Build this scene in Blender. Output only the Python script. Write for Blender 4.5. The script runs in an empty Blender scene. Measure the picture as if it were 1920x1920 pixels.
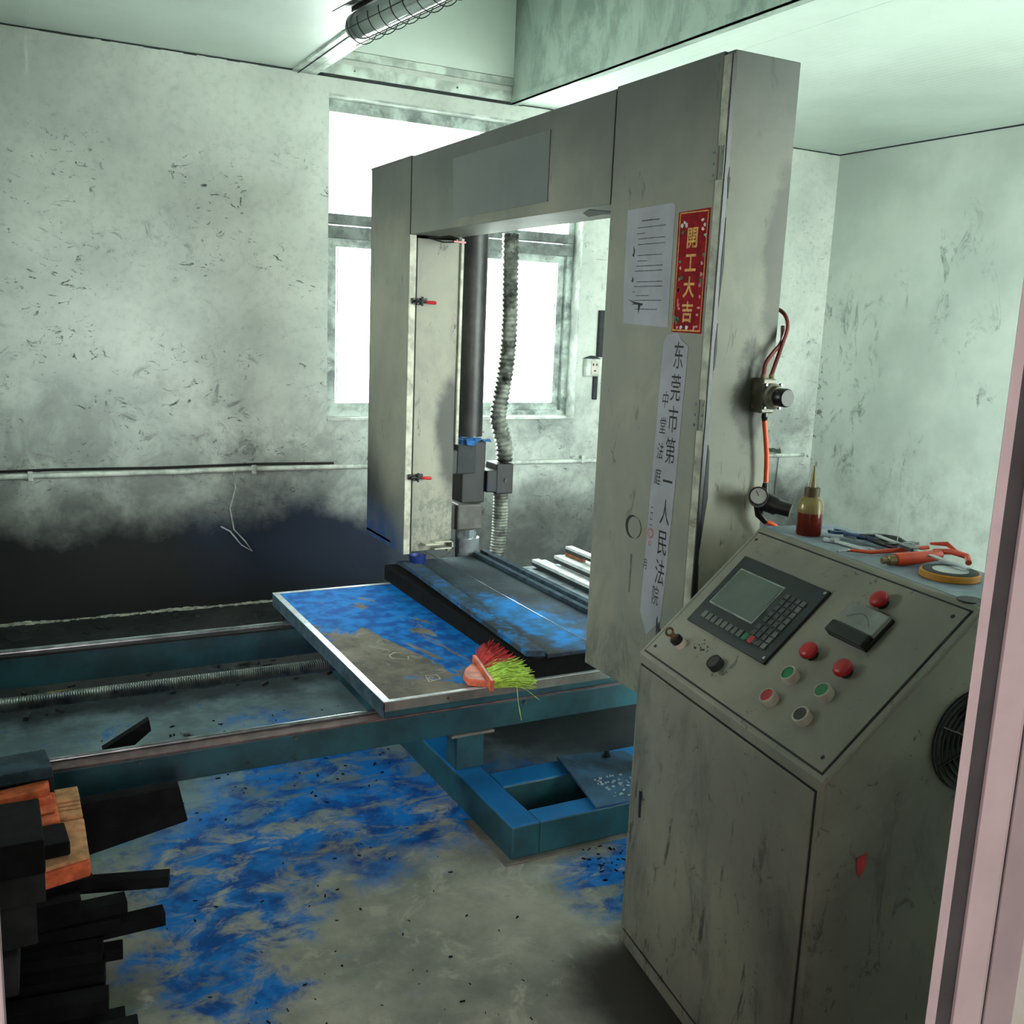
import bpy, bmesh, math, random
from mathutils import Vector, Matrix, noise as mnoise
random.seed(7)
SC = bpy.context.scene
COL = SC.collection
V = Vector

# ------------------------------------------------------------------ camera
cam_d = bpy.data.cameras.new('camera'); cam = bpy.data.objects.new('camera', cam_d); COL.objects.link(cam)
yaw, pit, rol = .492226, -.186677, .0418599
f = V((math.sin(yaw)*math.cos(pit), math.cos(yaw)*math.cos(pit), math.sin(pit)))
r = V((math.cos(yaw), -math.sin(yaw), 0)); u = r.cross(f)
r2 = r*math.cos(rol)+u*math.sin(rol); u2 = -r*math.sin(rol)+u*math.cos(rol)
mt = Matrix((r2, u2, -f)).transposed().to_4x4(); mt.translation = V((0, 0, 1.6))
cam.matrix_world = mt
cam_d.sensor_width = 36; cam_d.lens = 36*1876/1920; cam_d.clip_start = .02
SC.camera = cam
# ------------------------------------------------------------------ world, exposure, daylight
SC.view_settings.view_transform = 'Standard'; SC.view_settings.look = 'None'
SC.view_settings.exposure = 2.0; SC.view_settings.gamma = 1
w = bpy.data.worlds.new('overcast_sky'); SC.world = w; w.use_nodes = True
bg = w.node_tree.nodes['Background']; bg.inputs[0].default_value = (.92, 1.0, .965, 1); bg.inputs[1].default_value = 9.0
def portal(name, loc, rot, sx, sy):
    l = bpy.data.lights.new(name, 'AREA'); l.shape = 'RECTANGLE'; l.size = sx; l.size_y = sy
    l.cycles.is_portal = True
    o = bpy.data.objects.new(name, l); COL.objects.link(o); o.location = loc; o.rotation_euler = rot
portal('daylight_back_window', (2.52, 5.6, 1.88), (-math.pi/2, 0, 0), 1.6, 1.74)
portal('portal_added_front', (3.8, .45, 1.72), (math.pi/2, 0, 0), 2.5, 1.75)  # portal of the added, unseen front window
portal('portal_added_left', (-1.5, 3.9, 1.75), (0, -math.pi/2, 0), .9, 1.1)  # portal of the added, unseen left window
# added area light behind the photographer, sends pinkish light in at the doorway
bl = bpy.data.lights.new('door_fill_light', 'AREA'); bl.shape = 'RECTANGLE'; bl.size = 1.3; bl.size_y = 1.6
bl.energy = 42; bl.color = (1, .87, .83)
bo = bpy.data.objects.new('door_fill_light', bl); COL.objects.link(bo); bo.location = (-.45, -2.98, 1.75); bo.rotation_euler = (math.radians(90), 0, 0)

# ------------------------------------------------------------------ helpers: objects
WL = {}
def props(o, label=None, cat=None, group=None, kind=None):
    if label: o['label'] = label
    if cat: o['category'] = cat
    if group: o['group'] = group
    if kind: o['kind'] = kind
    return o
def thing(name, loc, label, cat, group=None, kind=None):
    o = bpy.data.objects.new(name, None); COL.objects.link(o); o.location = loc; o.empty_display_size = .05
    WL[o.name] = V(loc); return props(o, label, cat, group, kind)
class B:
    def __init__(s, M=None): s.b = bmesh.new(); s.M = M or Matrix()
    def add(s, vs, fs):
        v = [s.b.verts.new(s.M @ V(p)) for p in vs]
        for f_ in fs:
            try: s.b.faces.new([v[i] for i in f_])
            except ValueError: pass
        return s
    def box(s, x0, y0, z0, x1, y1, z1, jit=0):
        x0, x1 = min(x0, x1), max(x0, x1); y0, y1 = min(y0, y1), max(y0, y1); z0, z1 = min(z0, z1), max(z0, z1)
        vs = [(x, y, z) for z in (z0, z1) for y in (y0, y1) for x in (x0, x1)]
        if jit: vs = [tuple(c+random.uniform(-jit, jit) for c in p) for p in vs]
        return s.add(vs, [(0, 2, 3, 1), (4, 5, 7, 6), (0, 1, 5, 4), (2, 6, 7, 3), (0, 4, 6, 2), (1, 3, 7, 5)])
    def bar(s, p0, p1, w_, h_, up=(0, 0, 1)):
        p0, p1 = V(p0), V(p1); d = (p1-p0).normalized(); side = d.cross(V(up)).normalized(); uu = side.cross(d)
        vs = []
        for p in (p0, p1):
            for a, c in ((-1, -1), (1, -1), (1, 1), (-1, 1)): vs.append(p+side*a*w_/2+uu*c*h_/2)
        return s.add(vs, [(3, 2, 1, 0), (4, 5, 6, 7), (0, 1, 5, 4), (1, 2, 6, 5), (2, 3, 7, 6), (3, 0, 4, 7)])
    def tube(s, pts, rad, n=12, cap=True, scale2=1):
        pts = [V(p) for p in pts]; rs = rad if isinstance(rad, (list, tuple)) else [rad]*len(pts)
        rings = []; ref = None
        for i, p in enumerate(pts):
            d = (pts[min(i+1, len(pts)-1)]-pts[max(i-1, 0)]).normalized()
            if ref is None: ref = V((0, 0, 1)) if abs(d.z) < .9 else V((1, 0, 0))
            a = d.cross(ref).normalized(); b_ = a.cross(d).normalized(); ref = b_
            rings.append([s.b.verts.new(s.M @ (p+(a*math.cos(t)+b_*math.sin(t)*scale2)*rs[i])) for t in [2*math.pi*k/n for k in range(n)]])
        for i in range(len(rings)-1):
            for k in range(n):
                s.b.faces.new((rings[i][k], rings[i+1][k], rings[i+1][(k+1) % n], rings[i][(k+1) % n]))
        if cap: s.b.faces.new(rings[0]); s.b.faces.new(list(reversed(rings[-1])))
        return s
    def lathe(s, c, prof, n=24, axis=(0, 0, 1)):
        a = V(axis).normalized(); x = V((1, 0, 0)) if abs(a.x) < .9 else V((0, 1, 0)); x = (x-a*x.dot(a)).normalized(); y = a.cross(x)
        rings = [[s.b.verts.new(s.M @ (V(c)+a*h+(x*math.cos(t)+y*math.sin(t))*max(r_, 1e-4))) for t in [2*math.pi*k/n for k in range(n)]] for r_, h in prof]
        for i in range(len(rings)-1):
            for k in range(n): s.b.faces.new((rings[i][k], rings[i][(k+1) % n], rings[i+1][(k+1) % n], rings[i+1][k]))
        s.b.faces.new(list(reversed(rings[0]))); s.b.faces.new(rings[-1])
        return s
    def ring(s, c, R, r_, axis=(0, 0, 1), n=28, m=8, flat=1):
        a = V(axis).normalized(); x = a.orthogonal().normalized(); y = a.cross(x); rr = []
        for i in range(n):
            t = 2*math.pi*i/n; dd = x*math.cos(t)+y*math.sin(t)
            rr.append([s.b.verts.new(s.M @ (V(c)+dd*(R+r_*math.cos(q))+a*r_*flat*math.sin(q))) for q in [2*math.pi*k/m for k in range(m)]])
        for i in range(n):
            for k in range(m): s.b.faces.new((rr[i][k], rr[(i+1) % n][k], rr[(i+1) % n][(k+1) % m], rr[i][(k+1) % m]))
        return s
    def prism(s, poly, vec):
        n = len(poly); vec = V(vec); p = [V(q) for q in poly]
        return s.add(p+[q+vec for q in p], [tuple(range(n)), tuple(reversed(range(n, 2*n)))]+[(i, i+n, (i+1) % n+n, (i+1) % n) for i in range(n)])
    def mk(s, name, mat, parent=None, bevel=0, smooth=False, label=None, cat=None, group=None, kind=None, seg=2):
        bm = s.b
        bmesh.ops.recalc_face_normals(bm, faces=bm.faces)
        lo = V((min(v.co.x for v in bm.verts), min(v.co.y for v in bm.verts), min(v.co.z for v in bm.verts)))
        hi = V((max(v.co.x for v in bm.verts), max(v.co.y for v in bm.verts), max(v.co.z for v in bm.verts)))
        c = V(((lo.x+hi.x)/2, (lo.y+hi.y)/2, lo.z))
        for v in bm.verts: v.co -= c
        if smooth:
            for f_ in bm.faces: f_.smooth = True
        me = bpy.data.meshes.new(name); bm.to_mesh(me); bm.free()
        if smooth:
            try: me.set_sharp_from_angle(angle=math.radians(40))
            except Exception: pass
        me.materials.append(mat)
        o = bpy.data.objects.new(name, me); COL.objects.link(o)
        if parent: o.parent = parent; o.location = c-WL[parent.name]
        else: o.location = c
        WL[o.name] = c
        if bevel:
            m = o.modifiers.new('bevel', 'BEVEL'); m.width = bevel; m.segments = seg; m.limit_method = 'ANGLE'
        return props(o, label, cat, group, kind)
def text(s, M, size, mat, parent, name='lettering', shear=0, sx=1, bold=0):
    """flat lettering, a hair proud of the surface it is printed on"""
    cu = bpy.data.curves.new('t', 'FONT'); cu.body = s; cu.size = size; cu.align_x = 'CENTER'; cu.align_y = 'CENTER'
    cu.shear = shear; cu.offset = bold; cu.resolution_u = 3
    t = bpy.data.objects.new('t', cu); COL.objects.link(t)
    me = bpy.data.meshes.new_from_object(t); bpy.data.objects.remove(t)
    me.transform(Matrix.Diagonal((sx, 1, 1, 1))); me.transform(M)
    c = sum((v.co for v in me.vertices), V())/max(1, len(me.vertices))
    me.transform(Matrix.Translation(-c)); me.materials.clear(); me.materials.append(mat)
    o = bpy.data.objects.new(name, me); COL.objects.link(o); o.parent = parent; o.location = c-WL[parent.name]; WL[o.name] = c
    return o

# ------------------------------------------------------------------ helpers: materials (all procedural, world position)
def lin(c):
    return tuple(((x/255)/12.92 if x/255 <= .04045 else ((x/255+.055)/1.055)**2.4) for x in c)+(1,)
class Mt:
    def __init__(s, name, rough=.7, metal=0, spec=.5):
        s.m = bpy.data.materials.new(name); s.m.use_nodes = True; s.nt = s.m.node_tree
        s.bs = s.nt.nodes['Principled BSDF']; s.bs.inputs['Roughness'].default_value = rough
        s.bs.inputs['Metallic'].default_value = metal; s.bs.inputs['Specular IOR Level'].default_value = spec
        s.pos = s.n('ShaderNodeNewGeometry').outputs['Position']; s._xyz = None
    def n(s, t, **k):
        nd = s.nt.nodes.new(t)
        for a, b in k.items(): setattr(nd, a, b)
        return nd
    def put(s, inp, v):
        if hasattr(v, 'is_linked') or isinstance(v, bpy.types.NodeSocket): s.nt.links.new(v, inp)
        else: inp.default_value = v
    def mth(s, op, a, b=0, clamp=False):
        nd = s.n('ShaderNodeMath', operation=op, use_clamp=clamp); s.put(nd.inputs[0], a); s.put(nd.inputs[1], b); return nd.outputs[0]
    def ax(s, i):
        if s._xyz is None: s._xyz = s.n('ShaderNodeSeparateXYZ'); s.nt.links.new(s.pos, s._xyz.inputs[0])
        return s._xyz.outputs[i]
    def noise(s, scale, det=5, rough=.6, dist=0, st=(1, 1, 1), off=(0, 0, 0)):
        mp = s.n('ShaderNodeMapping'); s.nt.links.new(s.pos, mp.inputs[0]); mp.inputs['Scale'].default_value = st; mp.inputs['Location'].default_value = off
        nd = s.n('ShaderNodeTexNoise'); s.nt.links.new(mp.outputs[0], nd.inputs['Vector'])
        nd.inputs['Scale'].default_value = scale; nd.inputs['Detail'].default_value = det; nd.inputs['Roughness'].default_value = rough; nd.inputs['Distortion'].default_value = dist
        return nd.outputs[0]
    def ss(s, x, lo, hi, a=0, b=1):
        nd = s.n('ShaderNodeMapRange', interpolation_type='SMOOTHSTEP'); s.put(nd.inputs[0], x)
        nd.inputs[1].default_value = lo; nd.inputs[2].default_value = hi; nd.inputs[3].default_value = a; nd.inputs[4].default_value = b
        if lo > hi:
            nd.inputs[1].default_value = hi; nd.inputs[2].default_value = lo; nd.inputs[3].default_value = b; nd.inputs[4].default_value = a
        return nd.outputs[0]
    def mul(s, *a):
        x = a[0]
        for y in a[1:]: x = s.mth('MULTIPLY', x, y)
        return x
    def add_(s, a, b): return s.mth('ADD', a, b)
    def mx(s, a, b): return s.mth('MAXIMUM', a, b)
    def lerp(s, fac, a, b):
        nd = s.n('ShaderNodeMix', data_type='RGBA'); s.put(nd.inputs[0], fac)
        s.put(nd.inputs[6], lin(a) if isinstance(a, tuple) else a); s.put(nd.inputs[7], lin(b) if isinstance(b, tuple) else b); return nd.outputs[2]
    def blob(s, c, rad, amt=.5, sc=3):
        """1 inside an ellipsoid round c falling to 0 at its noisy edge"""
        sb = s.n('ShaderNodeVectorMath', operation='SUBTRACT'); s.nt.links.new(s.pos, sb.inputs[0]); sb.inputs[1].default_value = c
        dv = s.n('ShaderNodeVectorMath', operation='DIVIDE'); s.nt.links.new(sb.outputs[0], dv.inputs[0]); dv.inputs[1].default_value = rad
        ln = s.n('ShaderNodeVectorMath', operation='LENGTH'); s.nt.links.new(dv.outputs[0], ln.inputs[0])
        x = s.mth('SUBTRACT', 1, ln.outputs['Value'])
        nz = s.mth('MULTIPLY', s.mth('SUBTRACT', s.noise(sc, 7, .65, .3, off=(c[0]*3, 1, 2)), .5), amt*4)
        return s.ss(s.add_(x, nz), 0, .45)
    def out(s, col, bump=None, bstr=.1, rough=None):
        s.put(s.bs.inputs['Base Color'], lin(col) if isinstance(col, tuple) else col)
        if rough is not None: s.put(s.bs.inputs['Roughness'], rough)
        if bump is not None:
            bn = s.n('ShaderNodeBump'); bn.inputs['Strength'].default_value = bstr; bn.inputs['Distance'].default_value = .01
            s.put(bn.inputs['Height'], bump); s.nt.links.new(bn.outputs[0], s.bs.inputs['Normal'])
        return s.m
def plain(name, c, rough=.6, metal=0, var=.25, scale=25, spec=.5, dirt=None, dthr=.6):
    m = Mt(name, rough, metal, spec); n1 = m.noise(scale, 4)
    dark = tuple(int(x*(1-var)) for x in c); col = m.lerp(m.ss(n1, .35, .65), c, dark)
    if dirt: col = m.lerp(m.ss(m.noise(scale*.6, 7, .7, .4, off=(5, 2, 1)), dthr-.04, dthr+.18), col, dirt)
    return m.out(col)

# plaster of the back wall: scuffed, darker below the conduit, nearly black towards the floor on the left
def mat_wall_back():
    m = Mt('scuffed_dark_plaster', .85)
    col = m.lerp(m.ss(m.noise(1.6, 6, .6), .3, .7), (196, 202, 194), (168, 175, 168))
    col = m.lerp(m.mul(m.ss(m.noise(26, 5, .7), .45, .75), .35), col, (140, 146, 140))
    x, z = m.ax(0), m.ax(2)
    patch = m.ss(m.noise(2.0, 4, .6, off=(3, 0, 1)), .46, .62)
    up = m.ss(z, 2.35, 1.7)
    sc = m.mul(m.ss(m.noise(6, 9, .78, 1.2, st=(1, 1, 1.3)), .53, .64), patch, up, .75)
    col = m.lerp(sc, col, (62, 68, 66))
    scr = m.mul(m.ss(m.noise(15, 7, .75, 1.8, st=(.7, 1, 1.3), off=(9, 3, 1)), .58, .63), m.ss(m.noise(2.6, 4, off=(1, 8, 2)), .47, .56), m.ss(z, 2.6, 2.2), .9)
    col = m.lerp(scr, col, (45, 50, 50))
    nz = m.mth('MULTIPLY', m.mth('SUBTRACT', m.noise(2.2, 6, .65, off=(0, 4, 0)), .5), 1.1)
    # cloudy grey patches round the conduit height
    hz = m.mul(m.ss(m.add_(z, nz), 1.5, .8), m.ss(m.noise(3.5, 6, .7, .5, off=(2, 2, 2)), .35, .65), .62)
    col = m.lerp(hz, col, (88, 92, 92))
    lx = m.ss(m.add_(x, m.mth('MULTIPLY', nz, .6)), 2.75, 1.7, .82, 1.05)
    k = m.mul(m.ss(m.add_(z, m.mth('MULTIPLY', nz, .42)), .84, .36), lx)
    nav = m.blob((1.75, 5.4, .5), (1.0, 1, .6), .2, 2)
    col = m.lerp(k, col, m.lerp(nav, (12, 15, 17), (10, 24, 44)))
    low = m.ss(m.add_(z, m.mth('MULTIPLY', nz, .2)), .05, .0)
    return m.out(col, m.noise(14, 7, .7), .25)
def mat_wall_right():
    m = Mt('scuffed_plaster', .85)
    col = m.lerp(m.ss(m.noise(1.4, 6, .6), .3, .7), (205, 213, 205), (180, 189, 182))
    z = m.ax(2)
    sc = m.mul(m.ss(m.noise(6, 9, .75, 1.0, st=(1, 1, .6)), .53, .66), m.ss(m.noise(1.7, 4, off=(3, 2, 1)), .42, .58), .75, m.ss(z, 2.7, 2.1))
    col = m.lerp(sc, col, (95, 104, 100))
    col = m.lerp(m.mul(m.ss(z, 1.2, .4), m.ss(m.noise(5, 6, .7), .4, .7), .4), col, (110, 115, 112))
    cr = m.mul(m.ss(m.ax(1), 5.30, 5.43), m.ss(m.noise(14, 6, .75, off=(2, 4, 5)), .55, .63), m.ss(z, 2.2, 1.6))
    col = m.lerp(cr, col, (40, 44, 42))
    return m.out(col, m.noise(14, 7, .7), .2)
def mat_floor():
    m = Mt('powdered_concrete', .85, 0, .25)
    col = m.lerp(m.ss(m.noise(2.5, 7, .65), .3, .7), (164, 167, 156), (110, 116, 109))
    col = m.lerp(m.mul(m.ss(m.noise(7, 8, .7, .6, off=(4, 1, 0)), .52, .64), .8), col, (168, 170, 158))
    y = m.ax(1)
    # between the rails: grey-blue dust
    bed = m.mul(m.ss(y, 2.85, 3.0), m.ss(y, 4.5, 4.1))
    col = m.lerp(m.mul(bed, .85), col, m.lerp(m.ss(m.noise(4, 7, .65), .4, .6), (112, 138, 148), (86, 110, 120)))
    blue = m.mx(m.mx(m.blob((1.05, 2.95, 0), (.75, .5, 1), .35, 4), m.blob((.55, 2.72, 0), (.34, .42, 1), .5, 6)), m.mx(m.blob((1.75, 2.2, 0), (.42, .3, 1), .35, 6), m.mx(m.blob((.45, 2.3, 0), (.22, .35, 1), .6, 7), m.blob((.95, 3.4, 0), (.35, .5, 1), .4, 5))))
    blue = m.mx(blue, m.mul(m.ss(m.noise(5, 8, .75, 1, off=(7, 3, 0)), .58, .66), .75, m.ss(m.ax(0), 1.1, .7), m.ss(y, 1.9, 2.2)))
    mott = m.ss(m.noise(7, 9, .72, .6, st=(1, 1.5, 1)), .38, .54)
    col = m.lerp(m.mul(blue, mott), col, m.lerp(m.ss(m.noise(9, 5, .6, off=(1, 9, 0)), .4, .62), (6, 114, 196), (4, 70, 142)))
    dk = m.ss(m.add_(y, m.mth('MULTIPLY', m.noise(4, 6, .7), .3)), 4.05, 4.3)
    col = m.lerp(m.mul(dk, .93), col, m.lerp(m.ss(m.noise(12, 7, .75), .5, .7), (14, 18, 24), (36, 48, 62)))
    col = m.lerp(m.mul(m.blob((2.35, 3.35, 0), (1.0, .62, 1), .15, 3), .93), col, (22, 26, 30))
    bk = m.mul(m.ss(m.noise(20, 8, .8, .5, off=(8, 8, 0)), .62, .68), m.ss(m.noise(4, 3, off=(2, 0, 0)), .45, .6), .9)
    col = m.lerp(bk, col, (24, 26, 28))
    col = m.lerp(m.blob((1.45, 1.75, 0), (.35, .28, 1), .15, 3), col, (46, 46, 42))  # console's shadow at its foot painted into the floor colour
    return m.out(col, m.noise(18, 9, .75), .3)
def mat_ceiling(name='ceiling_panel', c=(214, 226, 218), wall=False, rib=.012):
    m = Mt(name, .5)
    col = m.lerp(m.ss(m.noise(1.2, 5), .3, .7), c, tuple(int(x*.93) for x in c))
    if wall: col = m.lerp(m.mul(m.ss(m.noise(4, 8, .7, .7, st=(1, 1, .5)), .42, .62), .7), col, (104, 122, 112))
    # fine pressed ribs along the sheet
    rb = m.mth('SINE', m.mth('MULTIPLY', m.ax(0), 2*math.pi/.045), 0)
    return m.out(col, rb, rib)
def mat_gantry():
    m = Mt('dirty_cream_enamel', .6)
    z, y = m.ax(2), m.ax(1)
    col = m.lerp(m.ss(m.noise(2, 5), .35, .65), (136, 135, 120), (118, 119, 108))
    col = m.lerp(m.mul(m.ss(m.noise(3.5, 7, .7, .5, st=(1, 1, .6), off=(2, 1, 0)), .48, .72), .5), col, (96, 98, 92))
    st = m.mul(m.ss(m.noise(22, 6, .7, .6, st=(1, 1, .3)), .60, .68), m.ss(m.noise(3, 3, off=(4, 0, 1)), .42, .6), .8)
    col = m.lerp(st, col, (50, 50, 46))
    soot = m.mul(m.ss(y, 3.9, 4.2), m.ss(m.add_(m.add_(z, m.mth('MULTIPLY', m.noise(2.5, 6, .6), .5)), m.mth('MULTIPLY', y, -.7)), -1.58, -2.25))
    fc = m.ss(m.ax(0), 1.69, 1.655)
    col = m.lerp(m.mul(soot, fc, .96), col, m.lerp(m.ss(z, .80, .55), (34, 40, 44), (12, 56, 112)))
    # speckled grime low on the inner side of the end box and mid-height streak
    sd = m.mul(m.ss(y, 4.2, 4.1), m.ss(y, 4.0, 4.09), m.ss(m.ax(0), 1.67, 1.70))
    col = m.lerp(m.mul(sd, m.ss(z, .95, .75), m.ss(m.noise(24, 8, .8), .45, .58), .8), col, (92, 96, 84))
    col = m.lerp(m.mul(sd, m.blob((1.89, 4.1, 1.1), (.12, .3, .35), .25, 4), .85), col, (34, 38, 36))
    # near leg: smoky patch behind the regulator, rubbed foot
    col = m.lerp(m.mul(m.blob((1.80, 2.04, 1.43), (.07, .2, .16), .5, 9), .8), col, (52, 52, 46))
    col = m.lerp(m.mul(m.blob((1.86, 2.04, 1.8), (.07, .2, .25), .4, 6), .7), col, (66, 66, 58))
    col = m.lerp(m.mul(m.ss(z, .85, .55), m.ss(m.noise(9, 8, .75, 1, st=(1, 1, .5)), .45, .6), .7), col, (74, 78, 70))
    col = m.lerp(m.mul(m.ss(m.add_(z, m.mth('MULTIPLY', m.noise(3, 5), .4)), 1.95, 2.5), .85), col, (70, 74, 72))
    return m.out(col, m.noise(30, 4), .05)
def mat_console():
    m = Mt('grubby_shaded_beige_enamel', .5)
    z = m.ax(2)
    col = m.lerp(m.ss(m.noise(2.5, 5), .35, .65), (140, 137, 124), (122, 120, 110))
    col = m.lerp(m.mul(m.ss(m.noise(5, 8, .7, .5, st=(1, 1, .5)), .46, .7), m.ss(z, .85, .7), .85), col, (84, 87, 84))
    col = m.lerp(m.mul(m.ss(m.noise(26, 6, .75, .8), .60, .68), .8), col, (60, 58, 52))
    st = m.mul(m.ss(m.noise(17, 7, .75, .7, st=(1, 1, .28), off=(3, 3, 0)), .57, .64), m.ss(z, .8, .4), .9)
    col = m.lerp(st, col, (48, 48, 44))
    col = m.lerp(m.mul(m.blob((1.6, 1.2, .35), (.42, .3, .5), .3, 3), .45), col, (60, 54, 50))  # shade on the console's right side painted into the enamel
    return m.out(col, m.noise(40, 4), .05)
def mat_board():
    m = Mt('blue_powdered_board', .8, 0, .2)
    col = m.lerp(m.ss(m.noise(5, 6, .65), .35, .65), (136, 128, 116), (92, 88, 82))
    col = m.lerp(m.mul(m.ss(m.noise(11, 7, .7, .8), .55, .65), .7), col, (146, 146, 138))
    b = m.add_(m.noise(3.2, 9, .7, 1.1, st=(1, .55, 1), off=(1.7, .4, 0)), m.ss(m.ax(1), 2.7, 4.1, -.10, .10))
    b = m.add_(b, m.ss(m.ax(0), 1.1, 1.6, -.03, .09))
    for c_, r_ in (((1.34, 3.9, .42), (.16, .16, 1)), ((1.50, 3.45, .42), (.07, .16, 1))): b = m.add_(b, m.mth('MULTIPLY', m.blob(c_, r_, .4, 7), -.12))
    b = m.add_(b, m.mth('MULTIPLY', m.blob((1.2, 3.75, .42), (.16, .3, 1), .4, 6), .08))
    return m.out(m.lerp(m.ss(b, .47, .53), col, m.lerp(m.ss(m.noise(14, 5), .4, .6), (4, 124, 206), (2, 84, 164))), m.noise(20, 6), .1)
def mat_teal(name='teal_machine_paint', blue=0.0):
    m = Mt(name, .5)
    col = m.lerp(m.ss(m.noise(6, 6), .35, .65), (28, 78, 88), (20, 54, 62))
    col = m.lerp(m.mul(m.ss(m.noise(16, 8, .75), .6, .68), .7), col, (22, 30, 32))
    if blue:   # powder settles on what faces up
        nz = m.n('ShaderNodeSeparateXYZ'); m.nt.links.new(m.n('ShaderNodeNewGeometry').outputs['Normal'], nz.inputs[0])
        up = m.add_(m.ss(nz.outputs[2], .3, .8), m.mul(m.ss(m.noise(3, 5, .6, off=(2, 0, 0)), .5, .65), .45))
        col = m.lerp(m.mul(up, blue), col, m.lerp(m.noise(9, 5), (12, 118, 186), (8, 86, 150)))
    return m.out(col, m.noise(30, 5), .08)
def mat_foam(name, blue, thr=.5):
    m = Mt(name, .9, spec=.2)
    col = m.lerp(m.ss(m.noise(4, 6), .3, .65), (64, 76, 84), (42, 52, 60))
    b = blue(m)
    return m.out(m.lerp(b, col, m.lerp(m.ss(m.noise(12, 6), .4, .6), (14, 124, 204), (34, 98, 142))), m.noise(120, 3), .15)

M = {}
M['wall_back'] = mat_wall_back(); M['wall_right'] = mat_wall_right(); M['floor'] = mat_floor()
M['ceil'] = mat_ceiling(); M['ceilr'] = mat_ceiling('ribbed_ceiling_panel', rib=.05); M['duct'] = mat_ceiling('galvanised_panel', (166, 182, 172), True)
M['white_trim'] = plain('white_metal_trim', (206, 218, 208), .45, dirt=(150, 160, 152), dthr=.6, scale=9)
M['gantry'] = mat_gantry(); M['console'] = mat_console(); M['board'] = mat_board()
M['edge_cream'] = plain('cream_edge_strip', (176, 176, 158), .5, dirt=(40, 40, 36), dthr=.6, scale=14)
M['teal'] = mat_teal(); M['bluebase'] = mat_teal('dusted_teal_paint', .85)
M['tablegrey'] = plain('worn_grey_edge', (112, 112, 106), .5, dirt=(50, 60, 62), scale=8)
M['silver'] = plain('bright_aluminium', (214, 222, 226), .3, .35, var=.1, dirt=(60, 120, 170), dthr=.62, scale=30)
M['steel'] = plain('dull_steel', (120, 124, 128), .35, .85, scale=30)
M['railsteel'] = plain('polished_rail_steel', (170, 176, 184), .25, .9, scale=12)
M['rust'] = plain('rusty_channel_top', (104, 84, 84), .6, scale=20, dirt=(40, 44, 52), dthr=.58)
M['darkmetal'] = plain('blackened_metal', (38, 40, 40), .5, .4, scale=12)
M['hose'] = plain('galvanised_hose', (168, 172, 162), .38, .6, scale=16, var=.4, dirt=(34, 36, 34), dthr=.5)
M['bellows'] = plain('dusty_spring_guard', (84, 92, 88), .4, .5, scale=14, var=.35, dirt=(16, 28, 44), dthr=.52)
M['cyl'] = plain('sooty_tube_paint', (54, 55, 52), .45, .2, scale=5, dirt=(18, 20, 24), dthr=.5)
M['cast'] = plain('sooty_cast_iron', (22, 24, 25), .6, .1, scale=10, dirt=(16, 30, 60), dthr=.6)
M['chrome'] = plain('dusty_chrome', (190, 200, 210), .2, .9, var=.15, scale=20)
M['bluepowder'] = plain('blue_powder', (30, 96, 158), .9, scale=40)
M['black'] = plain('black_plastic', (16, 17, 19), .35, scale=30)
M['blackfoam'] = plain('black_foam', (22, 24, 26), .95, scale=14, spec=.15, var=.35)
M['greyfoam'] = plain('dark_grey_foam', (46, 48, 50), .95, scale=10, spec=.15, var=.25)
M['orangefoam'] = plain('orange_foam', (226, 116, 78), .95, scale=30, spec=.1, var=.2, dirt=(160, 74, 50), dthr=.62)
M['tanfoam'] = plain('tan_orange_foam', (212, 160, 118), .95, scale=24, spec=.1, var=.2)
M['bluegreyfoam'] = plain('blue_grey_foam', (62, 80, 92), .95, scale=18, spec=.1)
M['slab'] = mat_foam('black_foam_slab_powdered', lambda m: m.mul(m.mx(m.blob((1.80, 3.15, .5), (.13, .45, .4), .4, 8), m.ss(m.noise(3, 7, .7, off=(4, 4, 4)), .50, .70, 0, .35)), .9))
M['strip'] = mat_foam('dark_foam_strip_powdered', lambda m: m.mul(m.ss(m.noise(9, 8, .75, .6), .44, .6), m.ss(m.ax(1), 3.9, 3.0, .25, .95)))
M['whitestrip'] = plain('pale_foam_offcut', (206, 212, 212), .8, scale=12, var=.15, dirt=(60, 70, 74), dthr=.64)
M['darkside'] = plain('charcoal_rubber', (40, 46, 48), .8)
M['wood'] = plain('raw_pine', (150, 96, 60), .8)
M['paper'] = plain('grey_white_paper', (150, 150, 158), .8, scale=8, var=.08)
M['ink'] = plain('faded_ink', (62, 62, 68), .8)
M['blackink'] = plain('black_ink', (14, 14, 16), .7)
M['sealred'] = plain('faint_red_seal', (176, 120, 124), .8)
def mat_banner():
    m = Mt('red_banner_paper', .8, 0, .2)
    c = m.lerp(m.ss(m.noise(30, 4), .4, .6), (136, 10, 20), (112, 6, 16)); return m.out(c)
M['banner'] = mat_banner()
M['gold'] = plain('gold_print', (206, 150, 40), .45, scale=60)
M['pinkprint'] = plain('pink_flower_print', (196, 130, 130), .6)
M['greenprint'] = plain('green_leaf_print', (28, 96, 60), .6)
M['whiteprint'] = plain('white_bird_print', (196, 196, 188), .6)
M['jamb'] = plain('pink_lit_white_frame', (156, 146, 149), .5, scale=7, var=.06, dirt=(110, 94, 96), dthr=.66)  # doorway light's pink tint put into the frame colour
M['jambpost'] = plain('pink_lit_grey_frame', (132, 124, 128), .5, scale=7, var=.06)  # post colour carries the same pink light tint
M['jambdark'] = plain('frame_recess', (48, 50, 52), .6, scale=7, dirt=(30, 32, 34))
M['corridor'] = plain('pink_bounce_plaster', (196, 182, 180), .8, scale=3)  # pinkish so the added walls bounce warm light
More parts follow.
